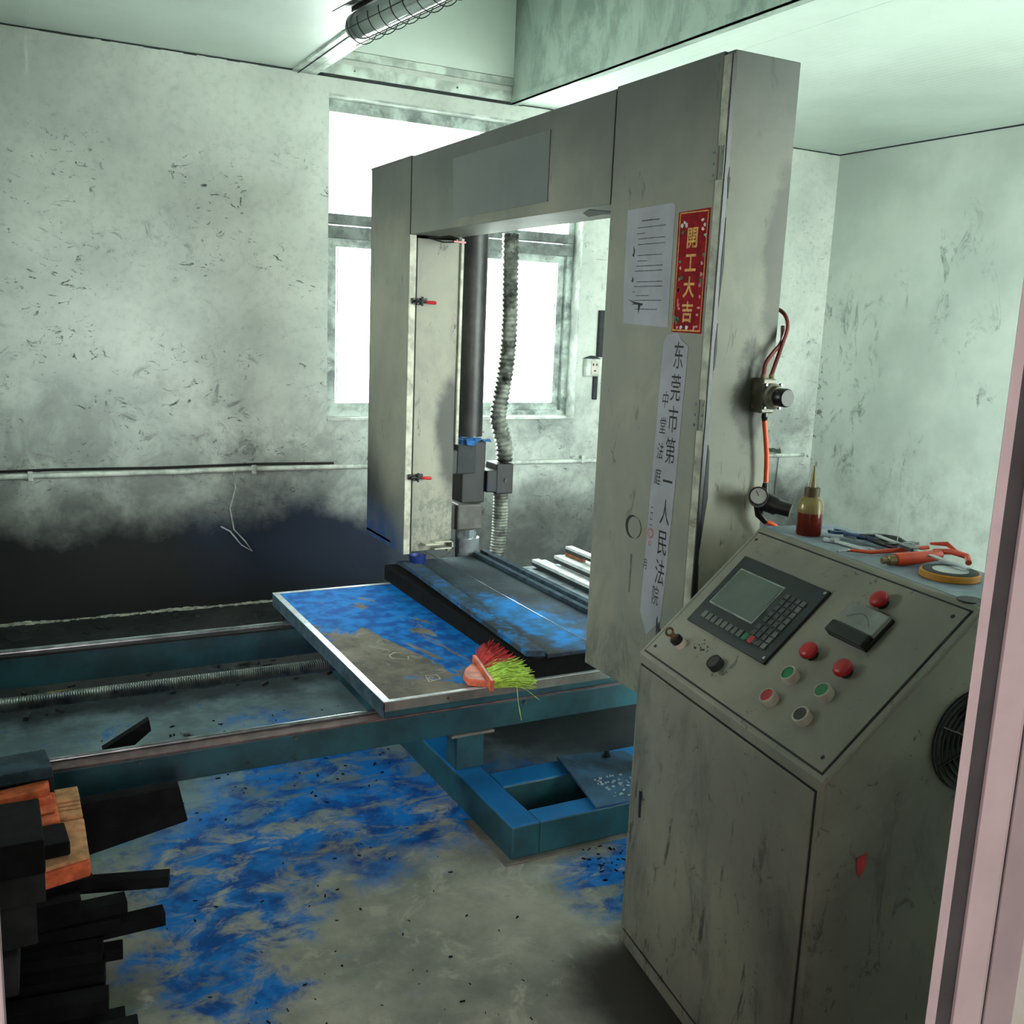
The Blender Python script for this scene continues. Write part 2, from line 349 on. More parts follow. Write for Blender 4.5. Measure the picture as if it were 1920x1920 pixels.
M['pvc'] = plain('white_pvc', (200, 208, 200), .5, scale=10, dirt=(90, 96, 92), dthr=.6)
M['winframe'] = plain('grimy_window_frame', (176, 190, 182), .5, scale=11, dirt=(88, 98, 96), dthr=.48)
M['winframedark'] = plain('sooty_window_bar', (112, 120, 116), .6, scale=12, dirt=(58, 62, 62), dthr=.5)
def mat_glass(name, tint, haze):
    m = Mt(name); nt = m.nt; nt.nodes.remove(m.bs)
    tr = m.n('ShaderNodeBsdfTransparent'); tr.inputs[0].default_value = tint
    gl = m.n('ShaderNodeBsdfGlossy'); gl.inputs['Roughness'].default_value = .08
    tl = m.n('ShaderNodeBsdfTranslucent'); tl.inputs[0].default_value = (.8, .85, .83, 1)
    fr = m.n('ShaderNodeFresnel'); fr.inputs[0].default_value = 1.45
    a = m.n('ShaderNodeMixShader'); nt.links.new(fr.outputs[0], a.inputs[0]); nt.links.new(tr.outputs[0], a.inputs[1]); nt.links.new(gl.outputs[0], a.inputs[2])
    b = m.n('ShaderNodeMixShader'); b.inputs[0].default_value = haze; nt.links.new(a.outputs[0], b.inputs[1]); nt.links.new(tl.outputs[0], b.inputs[2])
    nt.links.new(b.outputs[0], nt.nodes['Material Output'].inputs[0]); return m.m
M['glass'] = mat_glass('dusty_window_glass', (.95, .97, .96, 1), .12)
M['tubeglass'] = mat_glass('lamp_tube_glass', (.80, .84, .83, 1), .35)
M['red'] = plain('red_button', (186, 28, 36), .35, var=.15)
M['green'] = plain('green_button', (16, 118, 70), .35, var=.15)
M['collar'] = plain('button_collar', (186, 182, 168), .5, var=.1)
M['socketwell'] = plain('empty_socket_well', (58, 50, 42), .6)
M['brass'] = plain('dull_brass', (150, 130, 92), .35, .7)
M['key'] = plain('grey_keypad_key', (66, 72, 74), .5, var=.15)
M['keylight'] = plain('light_function_key', (98, 104, 100), .5, var=.15)
M['screen'] = plain('unlit_display', (86, 98, 90), .25, var=.08, scale=6)
M['screenrim'] = plain('display_rim', (136, 146, 136), .5)
M['unit'] = plain('dusty_black_control_panel', (34, 42, 46), .45, var=.2, scale=20, dirt=(70, 72, 66), dthr=.66)
M['meterglass'] = plain('cloudy_meter_window', (140, 144, 138), .2, var=.15, scale=12)
M['orange'] = plain('orange_plastic', (226, 70, 30), .4, var=.15)
M['airline'] = plain('orange_air_line', (240, 88, 40), .35, var=.1)
M['airlinedark'] = plain('sooty_red_air_line', (120, 42, 32), .4)
M['gaugeface'] = plain('gauge_dial', (170, 172, 168), .3, var=.05)
M['aluminium'] = plain('cast_aluminium', (140, 138, 122), .45, .5, dirt=(40, 38, 32), dthr=.6)
def mat_bottle(name, c, a):
    m = Mt(name, .15); m.bs.inputs['Transmission Weight'].default_value = a; m.bs.inputs['IOR'].default_value = 1.4; return m.out(c)
M['bottle'] = mat_bottle('stained_clear_plastic', (170, 152, 96), .55)
M['oil'] = mat_bottle('dark_red_oil', (92, 26, 14), .1)
M['bristle_red'] = plain('red_bristles', (232, 76, 78), .6, scale=60)
M['bristle_green'] = plain('lime_bristles', (206, 246, 104), .6, scale=60)
M['brushplastic'] = plain('coral_plastic', (222, 112, 80), .5)
M['caliper'] = plain('satin_steel', (186, 192, 194), .35, .25, var=.1)
M['tape'] = plain('yellow_tape', (206, 140, 44), .5, var=.1)
M['bluegrip'] = plain('blue_painted_steel', (40, 74, 120), .4, .3)
M['rope'] = plain('dirty_green_cord', (70, 88, 74), .8)
M['string'] = plain('pale_string', (170, 176, 172), .8)
M['sleeve'] = plain('dusty_sleeve', (140, 148, 154), .35, .3, scale=14)
M['cup'] = plain('blue_cup', (6, 34, 104), .5)
M['toptin'] = plain('dusty_console_top', (150, 164, 176), .5, scale=7, dirt=(96, 120, 150), dthr=.5)
M['stain'] = plain('black_grease', (24, 22, 20), .5)
M['whitepowder'] = plain('pale_dust', (190, 190, 176), .9)

# ------------------------------------------------------------------ room shell
H = 2.845; YB = 5.434; XR = 5.39; XL = -1.3; YF = .70
ST = dict(kind='structure')
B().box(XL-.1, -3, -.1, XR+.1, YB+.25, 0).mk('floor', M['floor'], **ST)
WX0, WX1, WZ0, WZ1 = 1.713, 3.325, 1.03, 2.755
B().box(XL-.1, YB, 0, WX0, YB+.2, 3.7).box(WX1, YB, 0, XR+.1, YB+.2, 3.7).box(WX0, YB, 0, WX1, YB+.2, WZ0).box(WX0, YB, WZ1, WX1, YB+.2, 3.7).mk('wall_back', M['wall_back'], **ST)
B().box(XR, .5, 0, XR+.1, YB, 3.7).mk('wall_right', M['wall_right'], **ST)
B().box(XL-.1, .5, 0, XL, 3.35, 3.7).box(XL-.1, 4.45, 0, XL, YB, 3.7).box(XL-.1, 3.35, 0, XL, 4.45, 1.3).box(XL-.1, 3.35, 2.2, XL, 4.45, 3.7).mk('wall_left', M['wall_right'], **ST)
# front wall with doorway (camera looks in through it) and an added, unseen window further right
DX0, DX1 = -.06, 1.14
FW = (2.55, 5.05, .85, 2.6)
b = B().box(XL-.1, .5, 0, DX0, YF, 3.7).box(DX0, .5, 2.2, DX1, YF, 3.7).box(DX1, .5, 0, FW[0], YF, 3.7).box(FW[1], .5, 0, XR+.1, YF, 3.7)
b.box(FW[0], .5, 0, FW[1], YF, FW[2]).box(FW[0], .5, FW[3], FW[1], YF, 3.7).mk('wall_front', M['wall_right'], **ST)
# unseen corridor added behind the photographer, blocks sky and bounces pinkish light
B().box(XL-.1, -3.1, 0, 2.2, -3, 3).mk('wall_added_back', M['corridor'], **ST)
B().box(XL-.2, -3, 0, XL-.1, .5, 3).mk('wall_added_left', M['corridor'], **ST)
B().box(2.2, -3.1, 0, 2.3, .5, 3).mk('wall_added_right', M['corridor'], **ST)
B().box(XL-.2, -3.1, 3, 2.3, .5, 3.1).mk('ceiling_added', M['corridor'], **ST)
B().box(-20, 5.7, -.3, 20, 25, -.2).mk('floor_yard', plain('bounce_yard_concrete', (226, 228, 222), .9), **ST)  # outside ground, paled to bounce more light onto the ceiling
B().box(-20, -20, -.3, XL-.25, 5.6, -.2).mk('floor_side_yard', plain('bounce_side_concrete', (226, 228, 222), .9), **ST)  # ground by the added left window, paled for bounce light
B().box(2.4, -20, -.3, 20, .4, -.2).mk('floor_forecourt', plain('bounce_forecourt_concrete', (226, 228, 222), .9), **ST)  # ground by the added front window, paled for bounce light
# ceiling: pressed panels with joints; a long opening between x=1.55 and 2.80 goes up to the upper deck
cl = thing('ceiling', (0, 3, H), None, None, kind='structure')
for x0, x1 in ((XL, -.72), (-.716, .268), (.272, 1.52), (2.82, 3.10), (3.104, 4.15), (4.154, 5.16), (5.164, XR)):
    B().box(x0, YF, H, x1, YB, H+.05).mk('panel', M['ceilr' if x0 > 2 else 'ceil'], cl)
B().box(1.50, YF, 3.55, 2.86, YB, 3.6).mk('ceiling_upper', M['ceil'], **ST)
B().box(1.50, YF, H+.05, 1.56, YB, 3.55).mk('wall_recess_left', M['ceil'], **ST)
B().box(2.80, YF, H-.004, 2.86, YB, 3.55).mk('wall_recess_right', M['duct'], **ST)
t = thing('trim_1', (1.60, 3, H), None, None, kind='structure')
B().box(1.515, YF, H-.012, 1.60, YB, H+.0).box(1.60, YF, H-.012, 1.645, YB, H+.045).mk('channel', M['white_trim'], t, .002)
B().box(1.545, YF, H-.016, 1.549, YB, H-.012).mk('seam', M['darkside'], t)
t = thing('trim_2', (2.80, 3, H), None, None, kind='structure')
B().box(2.792, YF, H-.012, 2.80, YB, H+.035).box(2.792, YF, H-.012, 2.83, YB, H-.004).mk('angle_strip', M['duct'], t)
t = thing('trim_3', (2.2, 5.42, H), None, None, kind='structure')
B().box(1.60, YB-.006, H+.005, 2.80, YB, H+.062).mk('flashing', M['white_trim'], t)
for x in (1.85, 2.45): B().lathe((x, YB-.007, H+.035), [(.006, 0), (.006, -.003)], 8, (0, 1, 0)).mk('screw', M['steel'], t)
B().box(1.64, YB-.022, H+.088, 2.80, YB, H+.128).mk('ledge', M['white_trim'], t, .002)
B().box(1.64, YB-.010, H+.134, 2.80, YB, 3.55).mk('upper_panel', M['ceil'], t)
B().box(1.56, YB-.004, H-.012, 2.80, YB-.0005, H+.004).mk('gap_seal', M['darkside'], t)
b = B(); px = XL
while px < XR:
    q = px+random.uniform(.03, .12); b.box(px, YB-.006+random.uniform(0, .003), H-random.uniform(.004, .010), q, YB, H); px = q
b.mk('trim_4', M['darkside'], kind='structure')
B().box(XR-.005, YF, H-.008, XR, YB, H).mk('trim_5', M['darkside'], kind='structure')
b = B(); px = XL
while px < 1.7:
    q = px+random.uniform(.008, .035); hh = .012*(.6+.8*mnoise.noise(V((px*4, 0, 0)))+.3*random.random())
    if hh > .002: b.box(px, YB-random.uniform(.008, .026), 0, q, YB, max(.003, hh), .002)
    px = q
b.mk('baseboard_back', M['whitepowder'], kind='structure')

# ------------------------------------------------------------------ back window
W1 = thing('window_1', (2.52, YB+.08, WZ0), None, None, kind='structure')
ya, yb = YB+.085, YB+.15
B().box(WX0, YB, WZ1-.012, WX1, ya, WZ1).mk('lintel_strip', M['pvc'], W1)
B().box(WX1-.006, YB-.004, WZ0+.006, WX1+.002, ya, WZ1-.013).mk('reveal_strip', M['pvc'], W1)
B().box(WX0, YB-.012, WZ0-.012, WX1, ya, WZ0+.006).mk('window_sill', M['pvc'], W1, .003)
b = B().box(WX0+.03, ya, WZ1-.075, WX1-.05, yb, WZ1-.012).box(WX0+.03, ya, WZ0+.006, WX1-.05, yb, WZ0+.035)
b.box(WX0, ya, WZ0+.006, WX0+.03, yb, WZ1-.012).box(WX1-.05, ya, WZ0+.006, WX1-.006, yb, WZ1-.012).mk('window_frame', M['winframe'], W1)
B().box(WX0, ya-.015, 2.095, WX1-.012, yb, 2.150).mk('transom', M['winframedark'], W1, .004)
B().box(WX0, ya-.010, 2.020, WX1-.012, yb, 2.088).mk('sash_track', M['winframedark'], W1, .004)
for x0, x1, y0 in ((WX0+.03, 2.56, ya+.005), (2.50, WX1-.05, ya+.03)):
    z0, z1 = WZ0+.035, 2.02
    s_ = B().box(x0, y0, z1-.045, x1, y0+.025, z1).box(x0, y0, z0, x1, y0+.025, z0+.045).box(x0, y0, z0+.045, x0+.045, y0+.025, z1-.045).box(x1-.045, y0, z0+.045, x1, y0+.025, z1-.045).mk('sash', M['winframe'], W1)
    B().box(x0+.04, y0+.010, z0+.04, x1-.04, y0+.014, z1-.04).mk('pane', M['glass'], s_)
    B().box(x0+.052, y0+.0, z0+.052, x0+.058, y0+.01, z1-.05).box(x1-.058, y0, z0+.052, x1-.052, y0+.01, z1-.05).mk('glazing_bead', M['pvc'], s_)
B().box(WX0+.02, ya+.03, 2.14, WX1-.04, ya+.034, WZ1-.06).mk('pane', M['glass'], W1)
W3 = thing('window_added_left', (XL-.05, 3.9, 1.3), None, None, kind='structure')  # unseen window, added to bring in more light from the left
b = B()
for y in (3.35, 3.875, 4.40): b.box(XL-.08, y, 1.3, XL-.03, y+.05, 2.2)
b.box(XL-.08, 3.35, 1.3, XL-.03, 4.45, 1.35).box(XL-.08, 3.35, 2.15, XL-.03, 4.45, 2.2).mk('window_frame', M['winframe'], W3)
B().box(XL-.056, 3.39, 1.34, XL-.052, 4.41, 2.16).mk('pane', M['glass'], W3)
W2 = thing('window_added_front', (3.75, .6, FW[2]), None, None, kind='structure')  # unseen window, added to brighten the right wall and ceiling
b = B()
for x in (FW[0], 3.72, FW[1]-.05): b.box(x, .56, FW[2], x+.05, .62, FW[3])
b.box(FW[0], .56, FW[2], FW[1], .62, FW[2]+.05).box(FW[0], .56, FW[3]-.05, FW[1], .62, FW[3]).mk('window_frame', M['winframe'], W2)
B().box(FW[0]+.04, .59, FW[2]+.04, FW[1]-.04, .594, FW[3]-.04).mk('pane', M['glass'], W2)

# ------------------------------------------------------------------ door frame close to the camera (right jamb stepped, left jamb just a sliver)
D1 = thing('door_1', (.55, .62, 0), None, None, kind='structure')
def jamb(name, pts, mat):
    B().prism([(x, y, 0) for x, y in pts], (0, 0, 2.2)).mk(name, mat, D1, .0015)
jamb('jamb_lip', [(.969, .700), (.989, .700), (.989, .706), (.977, .706)], M['jamb'])
jamb('jamb_recess', [(.989, .7045), (1.10, .7045), (1.10, .708), (.989, .708)], M['jambdark'])
jamb('jamb_face', [(1.021, .699), (1.070, .699), (1.080, .702), (1.080, .7045), (1.021, .7045)], M['jamb'])
jamb('jamb_post', [(1.0835, .700), (1.16, .700), (1.16, .7045), (1.0835, .7045)], M['jambpost'])
jamb('jamb', [(-.06, .60), (-.0056, .60), (-.0056, .70), (-.06, .70)], M['jamb'])
B().box(DX0, .6, 2.2, DX1, .7, 2.26).mk('door_head', M['jamb'], D1)

# ------------------------------------------------------------------ wall fittings
b = B().tube([(XL, YB-.014, .760), (.9, YB-.014, .758), (1.25, YB-.014, .762), (2.0, YB-.014, .757), (3.45, YB-.014, .748), (5.3, YB-.014, .742)], .014, 10)
t = thing('conduit_pipe', (2, YB-.014, .74), 'thin white conduit pipe running along the scuffed back wall below the window', 'pipe')
b.mk('pipe', M['pvc'], t, smooth=True)
for x in (.2, 1.3, 3.4): B().box(x-.012, YB-.03, .735, x+.012, YB, .783).mk('clip', M['pvc'], t, .003)
t = B().tube([(XL, YB-.010, .786), (0, YB-.010, .783), (.3, YB-.010, .787), (.8, YB-.010, .781), (1.3, YB-.010, .787), (1.75, YB-.012, .78)], .007, 8).mk('black_cable', M['black'], smooth=True, label='black cable lying on top of the conduit along the back wall, left part', cat='cable')
t = B().tube([(1.19, YB-.02, .76), (1.2, YB-.02, .66), (1.17, YB-.015, .55), (1.19, YB-.012, .43), (1.25, YB-.012, .36), (1.29, YB-.01, .30), (1.23, YB-.01, .34), (1.17, YB-.01, .42), (1.12, YB-.012, .45)], .004, 6).mk('string_loop', M['string'], smooth=True, label='loop of thin string hanging down from the conduit on the dark wall', cat='string')
t = thing('socket_box', (3.43, YB-.03, 1.29), 'small white wall socket box beside the window, mostly hidden by the near machine leg', 'socket')
B().box(3.38, YB-.045, 1.29, 3.475, YB, 1.40).mk('box', M['pvc'], t, .004)
B().box(3.41, YB-.05, 1.30, 3.468, YB-.045, 1.385).mk('faceplate', M['collar'], t, .002)
for x0, z0_, x1, z1_ in ((3.42, 1.355, 3.428, 1.37), (3.445, 1.355, 3.453, 1.37), (3.43, 1.32, 3.446, 1.328)): B().box(x0, YB-.052, z0_, x1, YB-.0495, z1_).mk('pin_hole', M['black'], t)
B().prism([(3.375, YB, 1.40), (3.43, YB, 1.418), (3.48, YB, 1.40)], (0, -.05, 0)).mk('dust_cap', M['darkside'], t)
t = thing('cable_duct', (3.47, YB-.02, 1.1), 'dark vertical cable duct on the back wall above and below the socket', 'duct')
B().box(3.47, YB-.03, 1.41, 3.52, YB, 1.70).mk('upper_duct', M['darkside'], t, .004)
B().box(3.455, YB-.02, 1.14, 3.485, YB, 1.29).mk('lower_duct', M['darkside'], t, .004)
# knotted cord on the wall right of the machine
t = thing('knotted_cord', (4.7, YB-.02, .6), 'dirty green cord knotted round a nail low on the back wall, right of the machine', 'cord')
b = B()
for k in range(3):
    pts = [(4.62+.035*i, YB-.02-.006*math.sin(i*1.7+k), .825+.012*math.sin(i*1.3+k*2)-.004*i) for i in range(14)]
    b.tube(pts, .006, 6)
b.mk('knot', M['rope'], t, smooth=True)
B().tube([(5.06, YB-.02, .80), (5.065, YB-.01, .6), (5.06, YB-.01, .3)], .003, 6).mk('tail', M['rope'], t)

# ------------------------------------------------------------------ caged lamp under the ceiling
A0 = V((1.300, 3.80, 2.648)); dL = V((.105, -.995, 0)); sL = V((.995, .105, 0)); A1 = A0+dL*1.3
t = thing('caged_tube_lamp', A0+dL*.6+V((0, 0, .1)), 'unlit tube lamp in a wire cage with grey reflector hanging below the ceiling', 'lamp')
B().tube([A0, A0+dL*.012, A0+dL*.03, A1-dL*.03, A1], [.030, .042, .046, .046, .03], 20).mk('glass_tube', M['tubeglass'], t, smooth=True)
B().tube([A0-dL*.02, A0-dL*.012, A0+dL*.01, A0+dL*.045], [.02, .040, .048, .049], 20).mk('end_cap', M['steel'], t, smooth=True)
B().tube([A0+V((0, 0, .0)), A1], .014, 10).mk('inner_tube', M['pvc'], t, smooth=True)
b = B()
for a0, a1 in ((-.095, -.02), (.02, .095)):
    b.prism([A0+sL*a0+V((0, 0, .062 if abs(a0) < .05 else .036)), A0+sL*a1+V((0, 0, .062 if abs(a1) < .05 else .036)), A0+sL*a1+V((0, 0, .066 if abs(a1) < .05 else .040)), A0+sL*a0+V((0, 0, .066 if abs(a0) < .05 else .040))], dL*1.3)
b.prism([A0+sL*-.02+V((0, 0, .05)), A0+sL*.02+V((0, 0, .05)), A0+sL*.02+V((0, 0, .08)), A0+sL*-.02+V((0, 0, .08))], dL*1.3)
b.mk('reflector', M['darkmetal'], t)
b = B()
for k in range(15):
    c = A0+dL*(.05+k*.085)
    b.tube([c+sL*.062*math.cos(q)+V((0, 0, .066*math.sin(q))) for q in [math.pi*(1.0+j/12)+.0 for j in range(13)]], .0018, 5)
for q in (1.12, 1.5, 1.88):
    o_ = sL*.060*math.cos(math.pi*q)+V((0, 0, .062*math.sin(math.pi*q))); b.tube([A0+o_, A1+o_], .0018, 5)
b.mk('wire_cage', M['darkmetal'], t)
for k in (.12, 1.1): B().tube([A0+dL*k+V((0, 0, .08)), A0+dL*k+V((0, 0, H-A0.z))], .0025, 6).mk('hanger_wire', M['darkmetal'], t)

# ------------------------------------------------------------------ foam cutting machine: gantry frame
XG = 1.653; GB = .553; GT = 2.262
g = thing('gantry_frame', (1.76, 3.3, GB), 'tall cream sheet-metal gantry arch of the foam cutter with notices on its near leg', 'machine')
def sheet(b, x0, y0, z0, x1, y1, z1): return b.box(x0, y0, z0, x1, y1, z1)
B().box(XG+.002, 2.554, 1.952, 1.867, 4.104, GT+.008).mk('top_beam', M['gantry'], g, .003)
B().box(XG-.002, 2.08, GB, 1.862, 2.552, GT+.012).mk('near_leg', M['gantry'], g, .004)
B().box(XG+.004, 2.045, GB, 1.867, 2.078, GT+.010).mk('side_cover', M['gantry'], g, .003)
# end box: front sheet, back, far side and top, open underneath; door on the side facing the table
b = B(); x0, x1, y0, y1 = XG, 1.885, 4.108, 4.590
b.box(x0, y0, GB, x0+.012, y1, GT).box(x1-.012, y0, GB+.0, x1, y1, GT).box(x0+.012, y1-.012, GB, x1-.012, y1, GT).box(x0, y0+.16, GB+.02, x1, y1, GB+.03)
b.mk('end_box', M['gantry'], g)
b = B().box(XG, 4.112, GT-.0, 1.86, 4.60, GT+.013); b.mk('end_cap_plate', M['gantry'], g, .003)
B().box(XG, 4.1045, 1.952, XG+.004, 4.1075, GT).mk('seam', M['black'], g)
dr = B().box(XG+.035, 4.098, GB+.012, 1.885, 4.108, 1.940).mk('access_door', M['gantry'], g, .003)
B().box(XG, 4.101, GB, XG+.030, 4.108, 1.952).mk('door_post', M['edge_cream'], g, .002)
B().box(XG+.030, 4.106, GB, XG+.035, 4.110, 1.94).mk('door_gap', M['black'], g)
B().box(1.888, 4.085, 1.05, 1.90, 4.13, 1.95).mk('far_edge_strip', M['edge_cream'], g)
for z in (1.675, .908):
    cl_ = B().box(XG+.012, 4.088, z-.012, XG+.030, 4.101, z+.012).box(XG+.030, 4.080, z-.016, XG+.052, 4.098, z+.010).box(XG+.045, 4.074, z-.008, XG+.075, 4.09, z+.014).tube([(XG+.02, 4.075, z), (XG+.07, 4.075, z-.002)], .006, 8).tube([(XG+.05, 4.07, z-.02), (XG+.05, 4.07, z+.02)], .005, 8).mk('toggle_clamp', M['darkmetal'], g, .001)
    B().tube([(XG+.068, 4.072, z-.002), (XG+.08, 4.070, z-.003), (XG+.105, 4.066, z-.004), (XG+.112, 4.066, z-.004)], [.004, .006, .008, .006], 8).mk('clamp_handle', M['red'], cl_, smooth=True)
# scraps of bent channel at the foot of the end box
B().box(1.79, 4.06, .575, 1.88, 4.10, .582).box(1.79, 4.06, .606, 1.88, 4.10, .612).box(1.873, 4.06, .575, 1.880, 4.10, .612).box(1.74, 4.05, .60, 1.83, 4.10, .606).mk('bent_bracket', M['edge_cream'], g)
# front leg details
B().box(XG-.004, 2.0485, GB, XG+.0035, 2.077, GT).mk('corner_strip', M['edge_cream'], g, .001)
B().box(XG-.002, 2.0440, GB+.002, XG+.010, 2.0478, GT).mk('corner_gap', M['black'], g)
B().box(XG-.0035, 2.5500, 1.95, XG+.004, 2.5535, GT).mk('seam', M['black'], g)
for z in (2.01, 1.385):
    h_ = B().box(XG-.007, 2.046, z-.04, XG-.004, 2.094, z+.04).tube([(XG-.006, 2.070, z-.04), (XG-.006, 2.070, z+.04)], .005, 8).mk('hinge', M['gantry'], g)
    for dy in (-.026, .004):
        for dz in (-.027, 0, .027): B().lathe((XG-.0085, 2.081+dy, z+dz), [(.004, 0), (.004, .004)], 8, (1, 0, 0)).mk('screw', M['steel'], h_)
for z0, z1, wd in ((.80, .99, .006), (1.03, 1.31, .014), (1.50, 1.62, .006), (1.66, 1.88, .007), (1.95, 2.0, .006)):
    B().prism([(XG+.01, 2.043, z0), (XG+.01+wd*.6, 2.043, (z0+z1)/2-.05), (XG+.01+wd, 2.043, (z0+z1)/2), (XG+.008+wd*.7, 2.043, z1-.02), (XG+.012, 2.043, z1), (XG+.008, 2.043, (z0+z1)/2)], (0, .003, 0)).mk('gasket_scrap', M['darkmetal'], g)
b = B()      # handle hole: crescent of the recessed well
b.lathe((XG-.0035, 2.338, 1.036), [(.034, 0), (.034, .0015)], 24, (1, 0, 0)); b.mk('handle_hole', M['stain'], g)
B().lathe((XG-.0050, 2.325, 1.036), [(.031, 0), (.031, .0015)], 24, (1, 0, 0)).mk('hole_plug', M['gantry'], g)
B().box(XG-.0026, 2.330, .84, XG-.0018, 2.338, .955).mk('rubbed_slot', plain('rubbed_enamel', (96, 96, 88), .6), g)
# torn foil under the beam
B().prism([(XG+.03, 2.72, 1.9515), (XG+.07, 2.82, 1.9515), (XG+.14, 2.90, 1.9515), (XG+.13, 2.80, 1.9515), (XG+.17, 2.74, 1.9515), (XG+.12, 2.70, 1.9515), (XG+.08, 2.72, 1.9515)], (0, 0, -.001)).mk('peeling_film', M['darkside'], g)
B().prism([(XG-.001, 3.678, 2.21), (XG-.001, 2.93, 2.21), (XG-.001, 2.93, 1.99), (XG-.001, 3.66, 1.985)], (.002, 0, 0)).mk('film_patch', plain('bluish_film', (94, 99, 98), .4, scale=4, var=.08), g)
# wires and brackets at the beam underside by the end box
B().tube([(XG+.06, 4.05, 1.945), (XG+.09, 4.0, 1.94), (XG+.13, 3.98, 1.947), (XG+.15, 3.93, 1.935)], .004, 6).tube([(XG+.07, 4.06, 1.94), (XG+.12, 4.03, 1.925), (XG+.2, 4.02, 1.93)], .004, 6).mk('loose_wire', M['darkmetal'], g)
B().box(XG+.16, 4.0, 1.925, XG+.215, 4.01, 1.932).mk('red_tag', M['red'], g)
# band blade
B().box(1.757, 2.54, .5605, 1.758, 4.2, .5625).mk('cutting_blade', M['railsteel'], g)
# cup
t = thing('blue_cup', (1.70, 4.085, .52), 'small blue plastic cup hanging under the end box of the gantry', 'cup')
B().lathe((1.705, 4.06, .508), [(.030, 0), (.036, .025), (.040, .05), (.037, .05), (.03, .006), (.001, .006)], 20).mk('bowl', M['cup'], t, smooth=True)
B().tube([(1.705, 4.098, .555), (1.705, 4.11, .565), (1.705, 4.11, .58)], .003, 6).mk('hook', M['steel'], t)

# papers stuck on the near leg --------------------------------------------------
def GM(a, z, d=0): return Matrix(((0, 0, -1, XG-.0025-d), (-1, 0, 0, a), (0, 1, 0, z), (0, 0, 0, 1)))
def flat(name, quad, mat, parent, d0=.0, th=.0006, **k):
    # quad: (y, z) corner list on the leg front
    return B().prism([(XG-.0022-d0, y, z) for y, z in quad], (-th, 0, 0)).mk(name, mat, parent, **k)
t = thing('rules_notice', (XG-.004, 2.345, 1.61), 'grey-white printed notice sheet taped to the gantry leg, left of the red banner', 'notice')
flat('sheet', [(2.458, 1.926), (2.244, 1.930), (2.236, 1.922), (2.234, 1.605), (2.446, 1.612), (2.456, 1.70)], M['paper'], t, .0003)
rows = [(1.885, 2.385, 2.305), (1.866, 2.405, 2.272), (1.848, 2.405, 2.37), (1.832, 2.397, 2.275), (1.815, 2.397, 2.272), (1.782, 2.397, 2.282), (1.765, 2.395, 2.35), (1.750, 2.398, 2.275), (1.735, 2.405, 2.275), (1.702, 2.392, 2.272), (1.688, 2.405, 2.272), (1.672, 2.41, 2.40), (1.660, 2.392, 2.33), (1.646, 2.405, 2.272), (1.634, 2.41, 2.36), (1.619, 2.392, 2.29)]
b = B()
for z, ya_, yb_ in rows:
    z = 1.945-(1.945-z)*.90; y = ya_; hh = .0042 if z > 1.885 else .0026
    while y > yb_:
        l_ = random.uniform(.003, .0055); b.box(XG-.0036, y-l_, z, XG-.0031, y, z+random.uniform(.6, 1)*hh); y -= l_+.0012
b.mk('small_print', M['ink'], t, kind='stuff')
b = B()
for y, z, s_ in ((2.422, 1.80, .016), (2.42, 1.73, .007)): b.prism([(XG-.0032, y, z), (XG-.0032, y-.006, z+s_*.6), (XG-.0032, y-.003, z+s_*1.6), (XG-.0032, y-.012, z+s_*.9), (XG-.0032, y-.009, z-.004)], (-.0005, 0, 0))
b.prism([(XG-.0032, 2.43, 1.680), (XG-.0032, 2.40, 1.668), (XG-.0032, 2.36, 1.662), (XG-.0032, 2.355, 1.668), (XG-.0032, 2.40, 1.673)], (-.0005, 0, 0)); b.prism([(XG-.0032, 2.38, 1.668), (XG-.0032, 2.375, 1.64), (XG-.0032, 2.366, 1.664)], (-.0005, 0, 0))
b.mk('stain', M['blackink'], t, kind='stuff')

t = thing('red_banner', (XG-.004, 2.153, 1.594), 'narrow red and gold lucky banner with four gold characters on the near gantry leg', 'banner')
bq = [(2.218, 1.903), (2.087, 1.906), (2.089, 1.592), (2.214, 1.594)]
flat('banner_sheet', bq, M['banner'], t, .0003, .0008)
b = B()
for z0, z1 in ((1.898, 1.901), (1.597, 1.601)): b.box(XG-.0040, 2.094, z0, XG-.0030, 2.211, z1)
for y0, y1 in ((2.2080, 2.2105), (2.0935, 2.096)): b.box(XG-.0040, y0, 1.598, XG-.0030, y1, 1.900)
b.mk('gold_border', M['gold'], t)
for i, ch in enumerate('開工大吉'):
    text(ch, GM(2.153, 1.832-.063*i, .0011), .056, M['gold'], t, sx=.88, bold=.0012)
fl = random.Random(3)
for mn, mat, spots in (('white_bird', 'whiteprint', [(2.19, 1.875), (2.20, 1.868), (2.18, 1.868), (2.115, 1.878), (2.105, 1.866), (2.112, 1.855), (2.10, 1.84), (2.175, 1.606), (2.15, 1.606)]), ('pink_flower', 'pinkprint', [(2.196, 1.76-.028*i) for i in range(4)]+[(2.106, 1.77-.028*i) for i in range(5)]+[(2.193, 1.665), (2.188, 1.655), (2.11, 1.64), (2.11, 1.61), (2.12, 1.607), (2.19, 1.607)]), ('green_leaf', 'greenprint', [(2.197, 1.776), (2.188, 1.735), (2.197, 1.705), (2.10, 1.79), (2.106, 1.727), (2.203, 1.63), (2.197, 1.622), (2.19, 1.628), (2.192, 1.85)])):
    b = B()
    for y, z in spots:
        k = fl.randint(5, 7); rr = .0072 if mat != 'greenprint' else .009
        pts = [(XG-.0033, y+rr*math.cos(2*math.pi*j/k)*fl.uniform(.35, 1.1), z+rr*math.sin(2*math.pi*j/k)*fl.uniform(.35, 1.1)) for j in range(k)]
        b.prism(pts, (-.0006, 0, 0))
    b.mk(mn+'_print', M[mat], t, kind='stuff')

